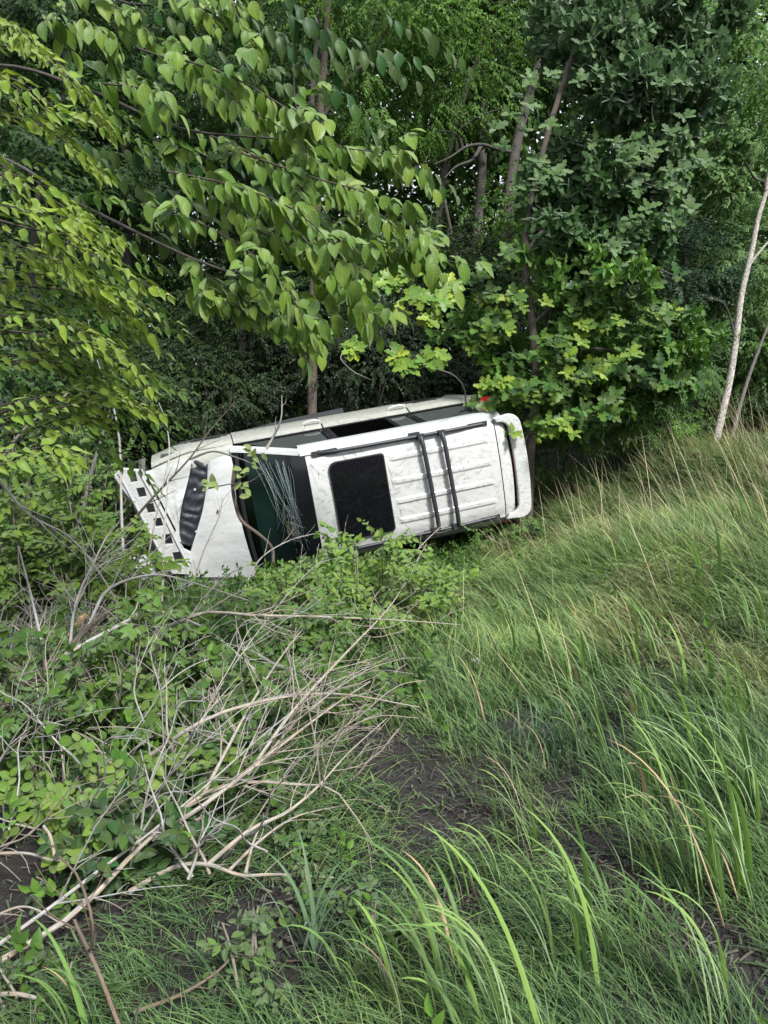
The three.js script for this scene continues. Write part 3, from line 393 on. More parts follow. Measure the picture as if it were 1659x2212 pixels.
{ // oak: upper dark mass and lower mass with bright new growth
  const d = 9.0, b = at(1143, 1075, 9.4);
  const t = tree('oak_tree', 'leafy oak with lobed leaves and yellow-green new growth over the tail of the car', null, [{ pts: [b, at(1147, 960, 9.3), at(1158, 840, 9.2), at(1150, 700, 9.2), at(1135, 520, 9.3), at(1180, 300, 9.2), at(1250, 80, 9.2)], r: [.06, .03], mat: M.brownBark, seg: 22 },
    { pts: [at(1122, 1040, 9.7), at(1128, 930, 9.7), at(1165, 780, 9.6), at(1200, 640, 9.5)], r: [.035, .02], mat: M.darkBark }, { name: 'limb', root: false, pts: [at(1150, 700, 9.2), at(1250, 620, 9.1), at(1370, 570, 9.0), at(1470, 600, 8.9)], r: [.03, .008] }, { name: 'limb', root: false, pts: [at(1140, 540, 9.3), at(1230, 430, 9.2), at(1330, 380, 9.1), at(1450, 420, 9)], r: [.03, .008] }, { name: 'limb', root: false, pts: [at(1165, 820, 9.2), at(1230, 760, 9.1), at(1330, 760, 9), at(1400, 800, 8.9)], r: [.025, .006] }],
    [{ c: at(1350, 250, 9.6), rad: V(.95, 1.3, .9), n: 34, k: 19, a: L(.045, .098, .036), b: L(.13, .215, .09) }, { c: at(1390, 60, 9.8), rad: V(1.2, .8, .9), n: 22, k: 18, a: L(.045, .098, .036), b: L(.13, .215, .09) }, { c: at(1280, 480, 9.4), rad: V(.8, .7, .6), n: 22, k: 19, a: G.forest, b: L(.07, .14, .05) }, { c: at(1260, 660, 9.3), rad: V(1.35, .8, .7), n: 22, k: 14, a: G.forest, b: G.fresh }, { c: at(1170, 850, 9.6), rad: V(.85, .6, .5), n: 17, k: 13, a: G.forest, b: G.fresh }, { c: at(1370, 820, 9.8), rad: V(.6, .45, .5), n: 8, k: 13, a: G.forest, b: G.mid }], 32, { spray: 'whorl' }), r = t.r;
  { const tl = []; for (let i = 0; i < 46; i++) { const a = at(r.r(1080, 1400), r.r(560, 1000), r.r(8.9, 9.6)), b2 = a.clone().add(V(r.g() * .35 + .1, r.g() * .3, r.g() * .3 + .1)); tl.push([bentLine(a, b2, r, .1, 4), [.007, .002], 5]); } t.twigs(tl, M.greyBark); }
  for (let i = 0; i < 84; i++) { // leafy shoots at the outside
    const up = i < 54, px = up ? r.r(1040, 1490) : r.r(1090, 1480), py = up ? 560 + r.r(0, 420) * (1 - .0008 * (px - 1040)) : r.r(150, 560); if (!up && px < 1180 && py > 380) continue;
    const a = at(px - 30, py + 25, d - .1), bb = at(px + r.r(10, 60), py - r.r(-25, 30), d - r.r(.3, .6)), y = up && r() < .42;
    for (let q = 0; q < 3; q++) whorl(t, a.clone().lerp(bb, q / 2).add(V(r.g() * .08, r.g() * .08, r.g() * .08)), bb.clone().sub(a), 5, y ? .125 : .15, y ? G.fresh : up ? G.forest : G.mid, y ? mixC(G.bright, G.yellow, .5) : up ? G.fresh : L(.13, .215, .09));
  }
  t.finish(oakLeaves, LO.oak, 300);
}
{ // small oak bough in the middle
  const t = new Plant('oak_sapling', 'bright low oak sprig with a bare grey twig above the car roof', 'tree', at(1010, 960, 9.6).setY(hgt(1.1, -9.9)), 33), r = t.r;
  t.wood('stem', [t.off.clone(), at(1008, 880, 8.9), at(985, 815, 7.6), at(940, 796, 6.9), at(885, 772, 6.5), at(850, 752, 6.4), at(820, 720, 6.2)], [.010, .004], M.greyBark, 18, 6);
  t.wood('stem', [at(820, 720, 6.2), at(850, 690, 6.3), at(872, 648, 6.2), at(905, 635, 6.3), at(955, 640, 6.5)], [.005, .002], M.greyBark, 16, 6);
  t.twigs([[[at(770, 740, 6.4), at(735, 770, 6.4), at(760, 800, 6.4), at(800, 820, 6.4)], [.006, .003], 8], [[at(930, 790, 6.8), at(870, 800, 6.6), at(900, 790, 6.5)], [.005, .002], 6]], M.deadGrey);
  for (const [x, y, n] of [[840, 610, 5], [900, 640, 6], [950, 650, 6], [860, 680, 5], [930, 690, 4], [970, 620, 4], [860, 770, 4], [920, 780, 4], [940, 770, 4], [760, 750, 3], [880, 790, 3], [800, 620, 4], [880, 590, 5], [690, 720, 3]]) for (let k = 0; k < n; k++) { const a = at(x, y, 6.2 + r.g() * .2), b = a.clone().add(V(r.r(-.03, .16), r.r(-.1, .1), r.r(-.05, .15))); whorl(t, a, b.clone().sub(a), 5, .12, G.fresh, r() < .7 ? G.bright : G.yellow); }
  t.finish(oakLeaves, LO.oak, 200);
}
{ // birch on the bank
  const d = 10, P = [[1538, 985], [1556, 900], [1578, 820], [1588, 730], [1603, 640], [1622, 540], [1640, 470], [1655, 410]];
  const t = tree('birch_tree', 'leaning pale birch with a bare trunk standing on the grassy bank', null, [{ pts: P.map(([a, b], i) => at(a + (i % 2 ? 2 : -2), b, d)), r: t => .054 - .026 * t, mat: M.birch, seg: 40, rad: 14 }, { name: 'branch', root: false, pts: [at(1655, 412, d), at(1650, 395, d), at(1630, 385, d - .2), at(1610, 350, d - .4)], r: [.028, .01], mat: M.darkBark }, { name: 'branch', root: false, pts: [at(1588, 735, d), at(1578, 690, d), at(1562, 655, d - .1), at(1530, 645, d - .2)], r: [.02, .008], mat: M.darkBark }, { name: 'branch', root: false, pts: [at(1617, 575, d), at(1640, 545, d), at(1680, 500, d)], r: [.02, .012], mat: M.birch }, { name: 'branch', root: false, pts: [at(1655, 412, d), at(1668, 330, d), at(1690, 200, d), at(1720, 0, d)], r: [.034, .015], mat: M.birch }], [{ c: at(1720, 100, d), rad: V(1.0, 1.3, 1), n: 24, k: 18, a: G.mid, b: G.fresh }], 34);
  for (const y of [735, 575, 865]) { const q = at(1538 + (985 - y) * .18, y, d - .06); void q; }
}
{ const d = 11.5; tree('birch_tree', 'thin pale sapling trunk leaning among the twigs behind the leaning birch', null, [{ pts: [at(1572, 965, d), at(1597, 880, d), at(1622, 800, d), at(1660, 700, d)], r: [.04, .02], mat: M.greyBark }], [], 35); }
// trees of the wood: trunk line in the picture's own positions at true distance, crowns above
const woodTrees = [
  ['dark-barked tree with a thick trunk forking in the gap right of the elm bough', 13.5, [[1084, 640], [1092, 520], [1100, 420], [1116, 310], [1150, 180], [1200, 40], [1250, -200]], .125, [[960, 130, 1.9, 1.5, 34], [1200, -150, 3, 2.2, 44], [1000, 520, 1.6, 1.0, 14]], [[[1112, 330], [1075, 322], [1040, 312], [1005, 318], [975, 338], [938, 355]], [[1000, 322], [985, 290], [940, 282], [900, 262]], [[985, 325], [992, 285], [1030, 255], [1090, 232]], [[1040, 314], [1020, 345], [985, 360], [960, 385]]]],
  ['mottled pale trunk standing deep in the wood left of the forked dark tree', 16, [[1026, 600], [1032, 480], [1040, 380], [1046, 200], [1050, 0]], .13, [[1050, 60, 2.2, 2, 40], [980, -250, 3.5, 2.4, 40]], []],
  ['slanting dark trunk crossing behind the other trees near the middle', 14.5, [[935, 640], [945, 480], [975, 300], [1030, 130], [1085, 0], [1130, -140]], .085, [[880, 0, 2.2, 1.8, 40], [1100, -300, 3, 2, 36]], [[[985, 260], [930, 190], [880, 170], [820, 130]], [[1010, 190], [1060, 120], [1075, 60]]]],
  ['tree hidden behind the elm bough with its trunk in shade at upper left', 12.5, [[270, 900], [275, 600], [262, 300], [250, 60], [240, -200]], .1, [[330, 330, 2.2, 2.4, 60], [200, -60, 2.6, 2.2, 60], [420, 700, 2, 1.2, 30]], [[[262, 330], [330, 260], [440, 210]]]],
  ['shaded trunk at the left edge behind the sapling', 10.5, [[60, 1000], [70, 700], [90, 400], [130, 250], [150, 0]], .08, [[60, 480, 1.8, 2.4, 50], [80, 60, 2, 1.8, 40], [110, 850, 1.4, 1, 26]], []],
  ['dim tree in the shadows between the slim trunk and the elm leaves', 14, [[520, 860], [525, 640], [540, 400], [560, 150], [570, -100]], .075, [[520, 500, 2.4, 1.6, 40], [600, 180, 2, 2, 36]], []],
  ['dark spindly trunk in the shade above the tail of the car', 12.5, [[1010, 860], [1000, 700], [985, 560], [960, 430]], .045, [[950, 640, 1.5, 1.2, 30]], []],
  ['pale-leaved tree filling the upper right corner behind the birch', 13.5, [[1500, 900], [1495, 700], [1480, 480], [1500, 250], [1560, 0]], .09, [[1530, 420, 1.5, 1.7, 50], [1600, 100, 1.6, 1.4, 34], [1420, 150, 1.2, 1.4, 26], [1620, 700, 1.0, 1.1, 26]], [[[1490, 420], [1540, 330], [1580, 240], [1640, 180]]]],
  ['tree at the right edge with light feathery leaves behind the birch', 12.2, [[1690, 930], [1685, 700], [1700, 400], [1720, 100]], .07, [[1620, 620, .9, 1.1, 30], [1700, 300, 1.2, 1.5, 30]], []],
];
woodTrees.forEach(([label, d, P, rad, crowns, limbs], i) => {
  const right = i >= 7, lower = i === 5 || i === 6;
  tree('woodland_tree', label, null, [{ pts: P.map(([a, b]) => at(a, b, d)), r: [rad, rad * .5], mat: i === 1 ? M.greyBark : M.darkBark }, ...limbs.map(l => ({ name: 'limb', root: false, pts: l.map(([a, b], k) => at(a, b, d - k * .15)), r: [rad * .30, rad * .08] }))],
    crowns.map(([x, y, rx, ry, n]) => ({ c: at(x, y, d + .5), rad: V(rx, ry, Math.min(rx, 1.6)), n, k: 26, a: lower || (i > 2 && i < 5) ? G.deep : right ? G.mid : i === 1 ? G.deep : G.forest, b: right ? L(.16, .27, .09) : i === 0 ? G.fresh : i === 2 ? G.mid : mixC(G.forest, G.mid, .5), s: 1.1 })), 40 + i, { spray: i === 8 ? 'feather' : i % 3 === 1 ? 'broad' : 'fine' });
});
{ // the wood beyond, one mass
  const r = rng(77), mats = [], cols = [];
  for (let i = 0; i < 12000; i++) { const z = r.r(-22, -27), x = r.r(-19, 19), y = hgt(x, z) + 19 * r(); if (Math.hypot((x - 11.2) / 1.5, (y - 9.8) / 1.3) < 1) continue; mats.push(basis(V(x, y, z), V(r.g(), r.g() - .2, r.g()), V(r.g() * .5, .6, 1), r.r(2.6, 4))); cols.push(mixC(G.deep, G.mid, r())); }
  for (let i = 0; i < 9500; i++) { const z = r.r(-15.5, -22), x = r.r(-16, 17), top = 15 + 1.5 * noise.noise(x * .3, 0, 4), y = hgt(x, z) + top * Math.pow(r(), .9); if (noise.noise(x * .5, y * .5, z * .5) < -.25 && r() < .7) continue; if (Math.hypot((x - 7.6) / 1.4, (y - 7.6) / 1.0) < 1 && r() < .9) continue; mats.push(basis(V(x, y, z), V(r.g(), r.g() - .2, r.g()), V(r.g() * .5, .9, .6 + r.g() * .4), r.r(1.5, 2.3))); cols.push(mixC(G.forest, x > 3.5 ? L(.15, .25, .07) : x > -1 ? G.mid : G.forest, r())); }
  const w = instances('distant_wood', SP.broad, MS, mats, cols, scene); tag(w, 'mass of green foliage of the wood far behind the trees');
}
// ---- shrubs of the shade behind the car
function darkShrub(label, px, py, d, rx, ry, n, a, b, spr, seed, s = 1) {
  const c = at(px, py, d), base = V(c.x, hgt(c.x, c.z), c.z), t = new Plant('understory_shrub', label, 'shrub', base, seed), r = t.r;
  for (let k = 0; k < 5; k++) t.wood('stem', [base.clone().add(V(r.g() * .2, -.05, r.g() * .2)), c.clone().add(V(r.g() * rx * .3, -ry * .3, r.g() * .2)), c.clone().add(V(r.g() * rx * .8, ry * r.r(.2, .8), r.g() * .3))], [.014, .004], M.darkBark, 8, 5);
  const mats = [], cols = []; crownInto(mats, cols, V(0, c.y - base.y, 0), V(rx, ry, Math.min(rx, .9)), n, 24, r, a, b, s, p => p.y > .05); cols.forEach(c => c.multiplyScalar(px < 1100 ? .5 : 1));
  // shrubs stand on ground below the world origin, so crownInto's own ground test does not apply
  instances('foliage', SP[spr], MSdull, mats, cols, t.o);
}
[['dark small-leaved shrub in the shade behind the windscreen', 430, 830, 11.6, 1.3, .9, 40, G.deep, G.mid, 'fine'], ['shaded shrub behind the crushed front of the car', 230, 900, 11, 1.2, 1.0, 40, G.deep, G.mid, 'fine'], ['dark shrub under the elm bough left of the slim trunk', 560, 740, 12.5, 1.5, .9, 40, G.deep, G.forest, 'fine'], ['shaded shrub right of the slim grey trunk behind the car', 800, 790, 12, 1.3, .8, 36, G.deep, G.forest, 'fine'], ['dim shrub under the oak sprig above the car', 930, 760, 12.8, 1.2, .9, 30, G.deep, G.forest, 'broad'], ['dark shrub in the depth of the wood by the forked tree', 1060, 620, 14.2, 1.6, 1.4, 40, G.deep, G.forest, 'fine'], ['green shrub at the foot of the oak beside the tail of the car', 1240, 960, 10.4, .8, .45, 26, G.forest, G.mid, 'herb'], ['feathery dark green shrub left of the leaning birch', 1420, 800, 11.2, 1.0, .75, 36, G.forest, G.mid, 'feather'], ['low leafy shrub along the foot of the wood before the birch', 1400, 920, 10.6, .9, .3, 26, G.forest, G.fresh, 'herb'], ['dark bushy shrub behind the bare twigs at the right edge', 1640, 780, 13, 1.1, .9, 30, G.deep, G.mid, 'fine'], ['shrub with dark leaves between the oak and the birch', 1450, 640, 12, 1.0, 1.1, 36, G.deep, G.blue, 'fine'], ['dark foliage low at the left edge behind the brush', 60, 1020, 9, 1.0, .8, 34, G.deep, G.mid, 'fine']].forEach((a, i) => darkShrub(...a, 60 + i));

// ---- leafy bushes that show their leaves
function bush(label, px, py, up, rx, ry, nStem, size, colA, colB, seed, nMesh, o = {}) {
  const g = ground(px, py), t = new Plant(o.name ?? 'honeysuckle_bush', label, 'bush', g, seed), r = t.r, tw = [];
  for (let k = 0; k < nStem; k++) {
    const a = r() * 6.28, q = Math.sqrt(r()), tip = g.clone().add(V(Math.cos(a) * rx * q + (o.lean ?? 0), ry * (1.1 - .5 * q * q) * r.r(.75, 1.1), Math.sin(a) * rx * .8 * q)), root = g.clone().add(V(Math.cos(a) * rx * .25, -.05, Math.sin(a) * rx * .2));
    const pts = bentLine(root, tip, r, .1, 4); t.wood('stem', pts, [.007, .0025], k % 3 ? M.deadTan : M.brownBark, 8, 5);
    const c = new THREE.CatmullRomCurve3(pts);
    for (let m = 0; m < (o.tw ?? 5); m++) { const p = c.getPoint(r.r(.3, 1)), e = p.clone().add(V(r.g(), r.g() * .7 + .15, r.g() + .2).multiplyScalar((o.tl ?? .22) * r.r(.7, 1.3))), line = bentLine(p, e, r, .12, 3); tw.push([line, [.003, .001], 4]); leafLine(t, line, size * .62, size, .15, V(r.g() * .4, .85, .55), colA, colB, 1.0, .15, true); }
  }
  t.twigs(tw, M.brownBark); t.finish(o.shapes ?? shrubLeaves, LO.plain, nMesh); return t;
}
bush('leafy bush in front of the sunroof, its top sprig against the white roof', 800, 1375, 0, .75, .64, 28, .062, G.fresh, G.bright, 101, 240, { tw: 7 });
bush('olive-green bush below the windscreen between the dead twigs', 640, 1365, 0, .5, .46, 18, .058, mixC(G.mid, G.fresh, .6), G.bright, 102, 110);
bush('small bright sprout rising before the roof beside the sunroof', 745, 1330, 0, .12, .86, 5, .075, G.fresh, G.bright, 103, 60, { tw: 5, tl: .14 });
bush('low green weeds at the tail of the car under the spoiler', 1120, 1180, 0, .55, .3, 14, .06, G.mid, G.fresh, 104, 80, { name: 'weed_patch' });
bush('honeysuckle beside the bumper lattice with broad oval leaves', 170, 1400, 0, .75, 1.25, 36, .072, G.fresh, G.bright, 105, 220, { tw: 7 });
bush('tall honeysuckle at the left edge level with the car', 40, 1420, 0, .75, 1.75, 36, .075, G.mid, G.bright, 106, 200, { tw: 8 });
bush('honeysuckle behind the front bumper rising to the sapling', 190, 1290, 0, .85, 1.9, 30, .07, G.mid, mixC(G.fresh, G.bright, .5), 107, 110, { tw: 8 });
bush('small leafy bush under the arching dead stems at left', 300, 1540, 0, .8, .62, 32, .062, mixC(G.mid, G.fresh, .5), mixC(G.fresh, G.bright, .5), 108, 170);
bush('bright leafy sprigs before the lower corner of the bumper lattice', 270, 1380, 0, .38, .62, 16, .066, G.fresh, G.bright, 116, 120, { tw: 6 });
bush('leafy bush amid the tangle below the hood', 500, 1470, 0, .75, .5, 28, .056, G.mid, G.fresh, 109, 150);
bush('bright round-leaved creeper spread under the dead stems', 250, 1790, 0, .45, .26, 22, .046, G.fresh, G.bright, 110, 160, { shapes: roundLeaves, tw: 4, tl: .14, name: 'creeper' });
bush('dark green sprig lying across the fallen branch', 330, 1880, 0, .26, .26, 9, .062, G.forest, G.mid, 111, 80, { tl: .16 });
bush('leafy bush at the left edge above the bark splinter', 60, 1650, 0, .55, .65, 24, .055, G.mid, G.fresh, 112, 110);
bush('leafy bush between the tangle and the grass', 700, 1560, 0, .55, .32, 16, .055, G.mid, G.fresh, 113, 110);
bush('leaf shoot with broad leaves standing before the lattice', 262, 1370, 0, .2, .9, 5, .10, G.mid, G.fresh, 114, 40, { tl: .2 });
bush('creeping leaves in the middle of the brush', 420, 1660, 0, .55, .3, 20, .052, G.mid, G.fresh, 115, 130, { shapes: roundLeaves, tw: 4, name: 'creeper' });
[['small feathery weed in the bottom grass left of centre', 560, 2150, .16, .22], ['little round-leaved weed by the mud at lower left', 150, 1945, .14, .12], ['low weed under the crooked pale branch', 690, 1960, .16, .14], ['small leafy weed by the spiky bluish plant', 830, 2040, .13, .13], ['low weed in the lower left corner', 70, 2200, .16, .15], ['seedling cluster right of the fallen branch', 640, 1830, .14, .14]].forEach(([l, x, y, rx, ry], i) => bush(l, x, y, 0, rx, ry, 8, i ? .026 : .03, i ? G.mid : G.pale, G.fresh, 130 + i, 30, { name: 'small_weed', tw: 4, tl: .07, shapes: i % 2 ? roundLeaves : shrubLeaves }));
{ // ground cover
  const r = rng(120), mats = [], cols = [];
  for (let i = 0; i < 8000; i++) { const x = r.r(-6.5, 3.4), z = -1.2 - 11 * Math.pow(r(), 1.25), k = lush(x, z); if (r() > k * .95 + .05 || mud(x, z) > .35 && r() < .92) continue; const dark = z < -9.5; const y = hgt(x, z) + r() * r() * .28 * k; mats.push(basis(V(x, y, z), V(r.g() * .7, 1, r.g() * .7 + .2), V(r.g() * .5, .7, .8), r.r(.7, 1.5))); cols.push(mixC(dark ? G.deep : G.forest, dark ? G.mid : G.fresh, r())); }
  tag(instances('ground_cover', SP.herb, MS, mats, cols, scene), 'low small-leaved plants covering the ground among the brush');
}

// ---------------------------------------------------------------- dead brush
function twigTree(pl, pts, r0, level, mat, parent, list) {
  const r = pl.r, c = new THREE.CatmullRomCurve3(pts, false, 'centripetal'), len = c.getLength(), n = Math.round(len / (level ? .13 : .17));
  for (let i = 0; i < n; i++) {
    const t = r.r(.18, .98), p = c.getPoint(t), tg = c.getTangent(t), side = V(r.g(), r.g() * .7, r.g()).addScaledVector(tg, 0); side.addScaledVector(tg, -side.dot(tg)).normalize();
    const l = Math.min(.5, len * r.r(.14, .36)) * (1 - .45 * t), e = p.clone().addScaledVector(tg, l * .8).addScaledVector(side, l * .55).add(V(0, .03 * l, 0)); if (e.y < hgt(e.x, e.z) + .01) e.y = hgt(e.x, e.z) + .02;
    const line = bentLine(p, e, r, .09, 3), rr = Math.max(.0013, r0 * (1 - t) * .45 + .0010); list.push([line, [rr, .0011], 4]); if (level < 1 && l > .14) twigTree(pl, line, rr, level + 1, mat, parent, list);
  }
}
function deadPlant(name, label, stems, mat, seed, group) {
  const pl = new Plant(name, label, 'branch', stems[0].pts[0].clone(), seed, group), list = [];
  for (const s of stems) { const m = pl.wood(s.name ?? 'branch', s.pts, s.r, s.mat ?? mat, 16, 7); list.length = 0; if (s.tw !== false) { twigTree(pl, s.pts, s.r[0], s.lv ?? 0, mat, m, list); pl.twigs(list, s.tmat ?? mat, m); } }
  return pl;
}
// px, py, height above the ground where the line of sight meets it
const gp = (px, py, up = .1) => { const p = ground(px, py, up); return V(p.x, p.y, p.z); };
const ln = (...q) => q.map(([a, b, u]) => gp(a, b, u));
deadPlant('fallen_branch', 'long forked dead branch lying from the lower left corner up through the brush', [
  { pts: ln([-40, 2110, .05], [160, 1985, .1], [310, 1825, .16], [440, 1715, .22], [540, 1690, .22], [640, 1697, .2], [720, 1710, .14], [808, 1830, .03]), r: [.010, .0025] },
  { pts: ln([440, 1715, .22], [480, 1640, .26], [540, 1530, .3], [610, 1420, .34], [680, 1330, .36], [730, 1270, .4]), r: [.0075, .002] },
  { pts: ln([330, 1820, .14], [450, 1740, .26], [600, 1620, .28], [720, 1530, .28], [800, 1475, .26]), r: [.009, .003] }], M.deadTan, 201);
deadPlant('fallen_branch', 'pale crooked branch lying over the grass with a forked right end', [
  { pts: ln([280, 1935, .06], [380, 1880, .1], [450, 1876, .12], [520, 1893, .1], [590, 1890, .08], [720, 1896, .04]), r: [.009, .003] }, { pts: ln([450, 1876, .12], [540, 1800, .16], [620, 1755, .18], [690, 1700, .2], [745, 1635, .22], [835, 1555, .2]), r: [.008, .002] }, { pts: ln([490, 1890, .1], [560, 1820, .12], [640, 1770, .12], [760, 1745, .06]), r: [.006, .002] }, { pts: ln([530, 1893, .1], [545, 1830, .12], [560, 1790, .14]), r: [.006, .003] }], M.deadTan, 202);
deadPlant('fallen_branch', 'straight grey stick running along the lower left corner', [{ pts: ln([-30, 2065, .1], [110, 1960, .14], [200, 1900, .18], [330, 1800, .2], [450, 1700, .24], [560, 1600, .3], [690, 1490, .3]), r: [.0065, .002] }], M.deadGrey, 203);
deadPlant('fallen_branch', 'reddish-brown bent cane standing in the lower left corner', [{ pts: ln([262, 2230, .05], [215, 2110, .12], [170, 2010, .2], [160, 1985, .22], [190, 2060, .15], [200, 1990, .3], [170, 1900, .34], [130, 1860, .3]), r: [.006, .003], lv: 1 }], M.deadBrown, 204);
deadPlant('fallen_branch', 'thick dark dead stem leaning in from the left edge', [{ pts: ln([-40, 1570, .25], [60, 1475, .35], [130, 1420, .42], [190, 1360, .5], [250, 1310, .55]), r: [.022, .012], mat: M.brownBark }, { pts: ln([130, 1420, .42], [260, 1350, .5], [330, 1320, .5], [420, 1350, .42], [540, 1440, .3], [620, 1520, .2]), r: [.012, .003] }, { pts: ln([190, 1360, .5], [240, 1270, .62], [330, 1245, .66], [420, 1260, .6], [540, 1300, .5]), r: [.010, .003] }, { pts: ln([150, 1410, .42], [165, 1300, .6], [210, 1200, .8], [250, 1130, .95]), r: [.009, .003] }, { pts: ln([100, 1440, .4], [70, 1300, .7], [40, 1180, .95]), r: [.009, .003] }], M.deadGrey, 205);
deadPlant('fallen_branch', 'long arching bare stem crossing the middle of the brush', [{ pts: ln([300, 1400, .4], [420, 1330, .5], [560, 1330, .5], [700, 1335, .4], [860, 1340, .3], [1000, 1350, .2]), r: [.010, .003] }, { pts: ln([320, 1640, .2], [440, 1560, .35], [560, 1520, .36], [720, 1500, .3], [905, 1530, .15]), r: [.009, .003] }, { pts: ln([520, 1700, .15], [620, 1560, .3], [740, 1420, .36], [850, 1300, .34], [920, 1180, .4]), r: [.008, .003] }], M.deadTan, 206);
deadPlant('fallen_branch', 'weathered log pieces under the bush before the car', [{ pts: ln([560, 1360, .12], [640, 1330, .14], [700, 1310, .14], [770, 1300, .12]), r: [.02, .014], mat: M.brownBark, lv: 1 }, { pts: ln([600, 1400, .1], [700, 1380, .12], [800, 1370, .1], [900, 1380, .08]), r: [.014, .008], mat: M.brownBark, lv: 1 }], M.deadGrey, 207);
deadPlant('fallen_branch', 'thin forked twig lying in the grass at the bottom', [{ pts: ln([290, 2195, .05], [400, 2150, .07], [480, 2090, .1], [545, 2010, .12]), r: [.006, .002], lv: 1 }], M.deadBrown, 208);
deadPlant('fallen_branch', 'short pale stub lying in the lower left corner', [{ pts: ln([-20, 2150, .06], [40, 2148, .07], [100, 2165, .06]), r: [.007, .005], lv: 1, tw: false }], M.deadTan, 209);
deadPlant('fallen_branch', 'bare crooked stick with a broken knot at the left edge', [{ pts: ln([-30, 1845, .15], [60, 1850, .18], [120, 1862, .18], [230, 1855, .16]), r: [.006, .0025], lv: 1 }, { pts: ln([120, 1862, .18], [110, 1810, .24], [95, 1790, .25]), r: [.006, .005], tw: false }, { pts: ln([-30, 1990, .08], [50, 1960, .1], [150, 2010, .06]), r: [.005, .002], lv: 1 }], M.deadTan, 210);
[['thin dead canes lying crosswise over the left brush', 150, 1500, 200, 130, 13], ['scattered pale canes over the middle of the brush', 480, 1500, 240, 150, 15], ['thin bare canes spread towards the grass', 720, 1560, 180, 150, 11], ['fine dry twigs strewn over the lower brush', 380, 1740, 260, 120, 11], ['thin canes standing among the bushes at the left edge', 90, 1340, 140, 140, 9], ['pale broken canes crossing over the left edge of the brush', 70, 1560, 120, 120, 12], ['thin canes lying low over the creeper', 180, 1740, 170, 80, 10]].forEach(([label, cx, cy, sx, sy, n], i) => {
  const r = rng(260 + i), stems = []; for (let k = 0; k < n; k++) { const x = cx + r.g() * sx, y = cy + r.g() * sy, a = r() < .6 ? r.r(.25, 1.1) : r.r(1.2, 2.9), l = r.r(120, 330), A = gp(x - Math.cos(a) * l * .5, Math.min(1900, y + Math.sin(a) * l * .5), .04 + r() * .1), B = gp(x + Math.cos(a) * l * .5, y - Math.sin(a) * l * .5, .15 + r() * .5); stems.push({ name: 'stem', pts: bentLine(A, B, r, .09, 6), r: [r.r(.0028, .006), .0014], lv: 1 }); }
  deadPlant('dead_shrub', label, stems, i % 2 ? M.deadGrey : M.deadTan, 270 + i);
});
const shrubLabels = ['bare grey shrub stems standing at the left edge', 'bare shrub stems before the crushed bumper', 'dead arching stems below the hood', 'bare thin stems leaning towards the grass', 'dead tangled stems in the middle of the brush', 'tall bare stems in front of the left bushes', 'bare grey stems arching over the creeper'];
[[40, 1800, -20, 1250, 130, 6], [240, 1560, 150, 1240, 120, 6], [420, 1560, 440, 1300, 230, 6], [540, 1740, 800, 1470, 200, 5], [380, 1720, 520, 1400, 260, 4], [110, 1760, 120, 1300, 90, 6], [230, 1860, 400, 1500, 230, 5]].forEach(([bx, by, tx, ty, sp, n], i) => {
  const r = rng(220 + i), stems = []; for (let k = 0; k < n; k++) { const a = gp(bx + r.g() * 110, by + r.g() * 60, 0), e = gp(tx + r.g() * sp, ty + r.g() * sp * .7, .35 + r() * .35), mid = a.clone().lerp(e, .5).add(V(r.g() * .08, .10 + r() * .1, r.g() * .06)); stems.push({ name: 'stem', pts: [a, a.clone().lerp(mid, .5).add(V(r.g() * .02, .06, 0)), mid, mid.clone().lerp(e, .5).add(V(r.g() * .04, .05, 0)), e], r: [r.r(.0028, .005), .0014], lv: i === 0 || i === 1 || i === 5 || k % 4 ? 1 : 0 }); }
  deadPlant('dead_shrub', shrubLabels[i], stems, i % 2 ? M.deadTan : M.deadGrey, 230 + i);
});
// bare canes and vines standing before the car
const cane = (label, q, r0, mat, seed, tw) => deadPlant('bare_cane', label, [{ pts: q.map(([a, b, d]) => at(a, b, d)), r: [r0, .003], lv: 1, tw }], mat, seed);
cane('tall thin cane rising past the bumper lattice to the sapling leaves', [[285, 1400, 6.0], [268, 1220, 6.4], [262, 1090, 6.5], [258, 950, 6.5], [235, 840, 6.4], [210, 780, 6.3], [190, 690, 6.2]], .016, M.deadGrey, 301, false);
cane('slanting broken cane crossing the front panel of the car', [[265, 1150, 6.9], [330, 1075, 6.8], [410, 990, 6.8], [450, 935, 6.9], [508, 868, 7]], .014, M.brownBark, 302);
cane('crooked cane poking up above the roof pillar', [[575, 970, 7.4], [590, 945, 7.4], [607, 905, 7.3], [609, 855, 7.3]], .016, M.deadGrey, 303);
cane('short bare cane standing above the fender', [[350, 1300, 6.3], [356, 1140, 6.6], [364, 1010, 6.8], [365, 950, 7], [355, 900, 7], [343, 870, 7]], .010, M.deadGrey, 304, false);
cane('thin cane standing before the crushed front panel', [[310, 1260, 6.6], [330, 1150, 6.6], [350, 1060, 6.6], [364, 990, 6.6]], .009, M.deadTan, 305, false);
cane('pair of thin twigs before the lower hood', [[405, 1300, 6.6], [440, 1190, 6.6], [475, 1110, 6.6], [480, 1075, 6.6]], .009, M.deadTan, 306);
cane('bare twig arching below the windscreen', [[520, 1290, 6.5], [560, 1210, 6.5], [620, 1170, 6.5], [690, 1150, 6.5]], .009, M.deadGrey, 307);
cane('twig rising before the lower edge of the roof', [[830, 1290, 6.5], [900, 1190, 6.6], [960, 1130, 6.7]], .008, M.deadTan, 308);
cane('long cane at the left edge curving above the bushes', [[-20, 1010, 4], [60, 1110, 4.2], [150, 1160, 4.4], [230, 1260, 4.6], [300, 1400, 4.6]], .009, M.deadGrey, 309);
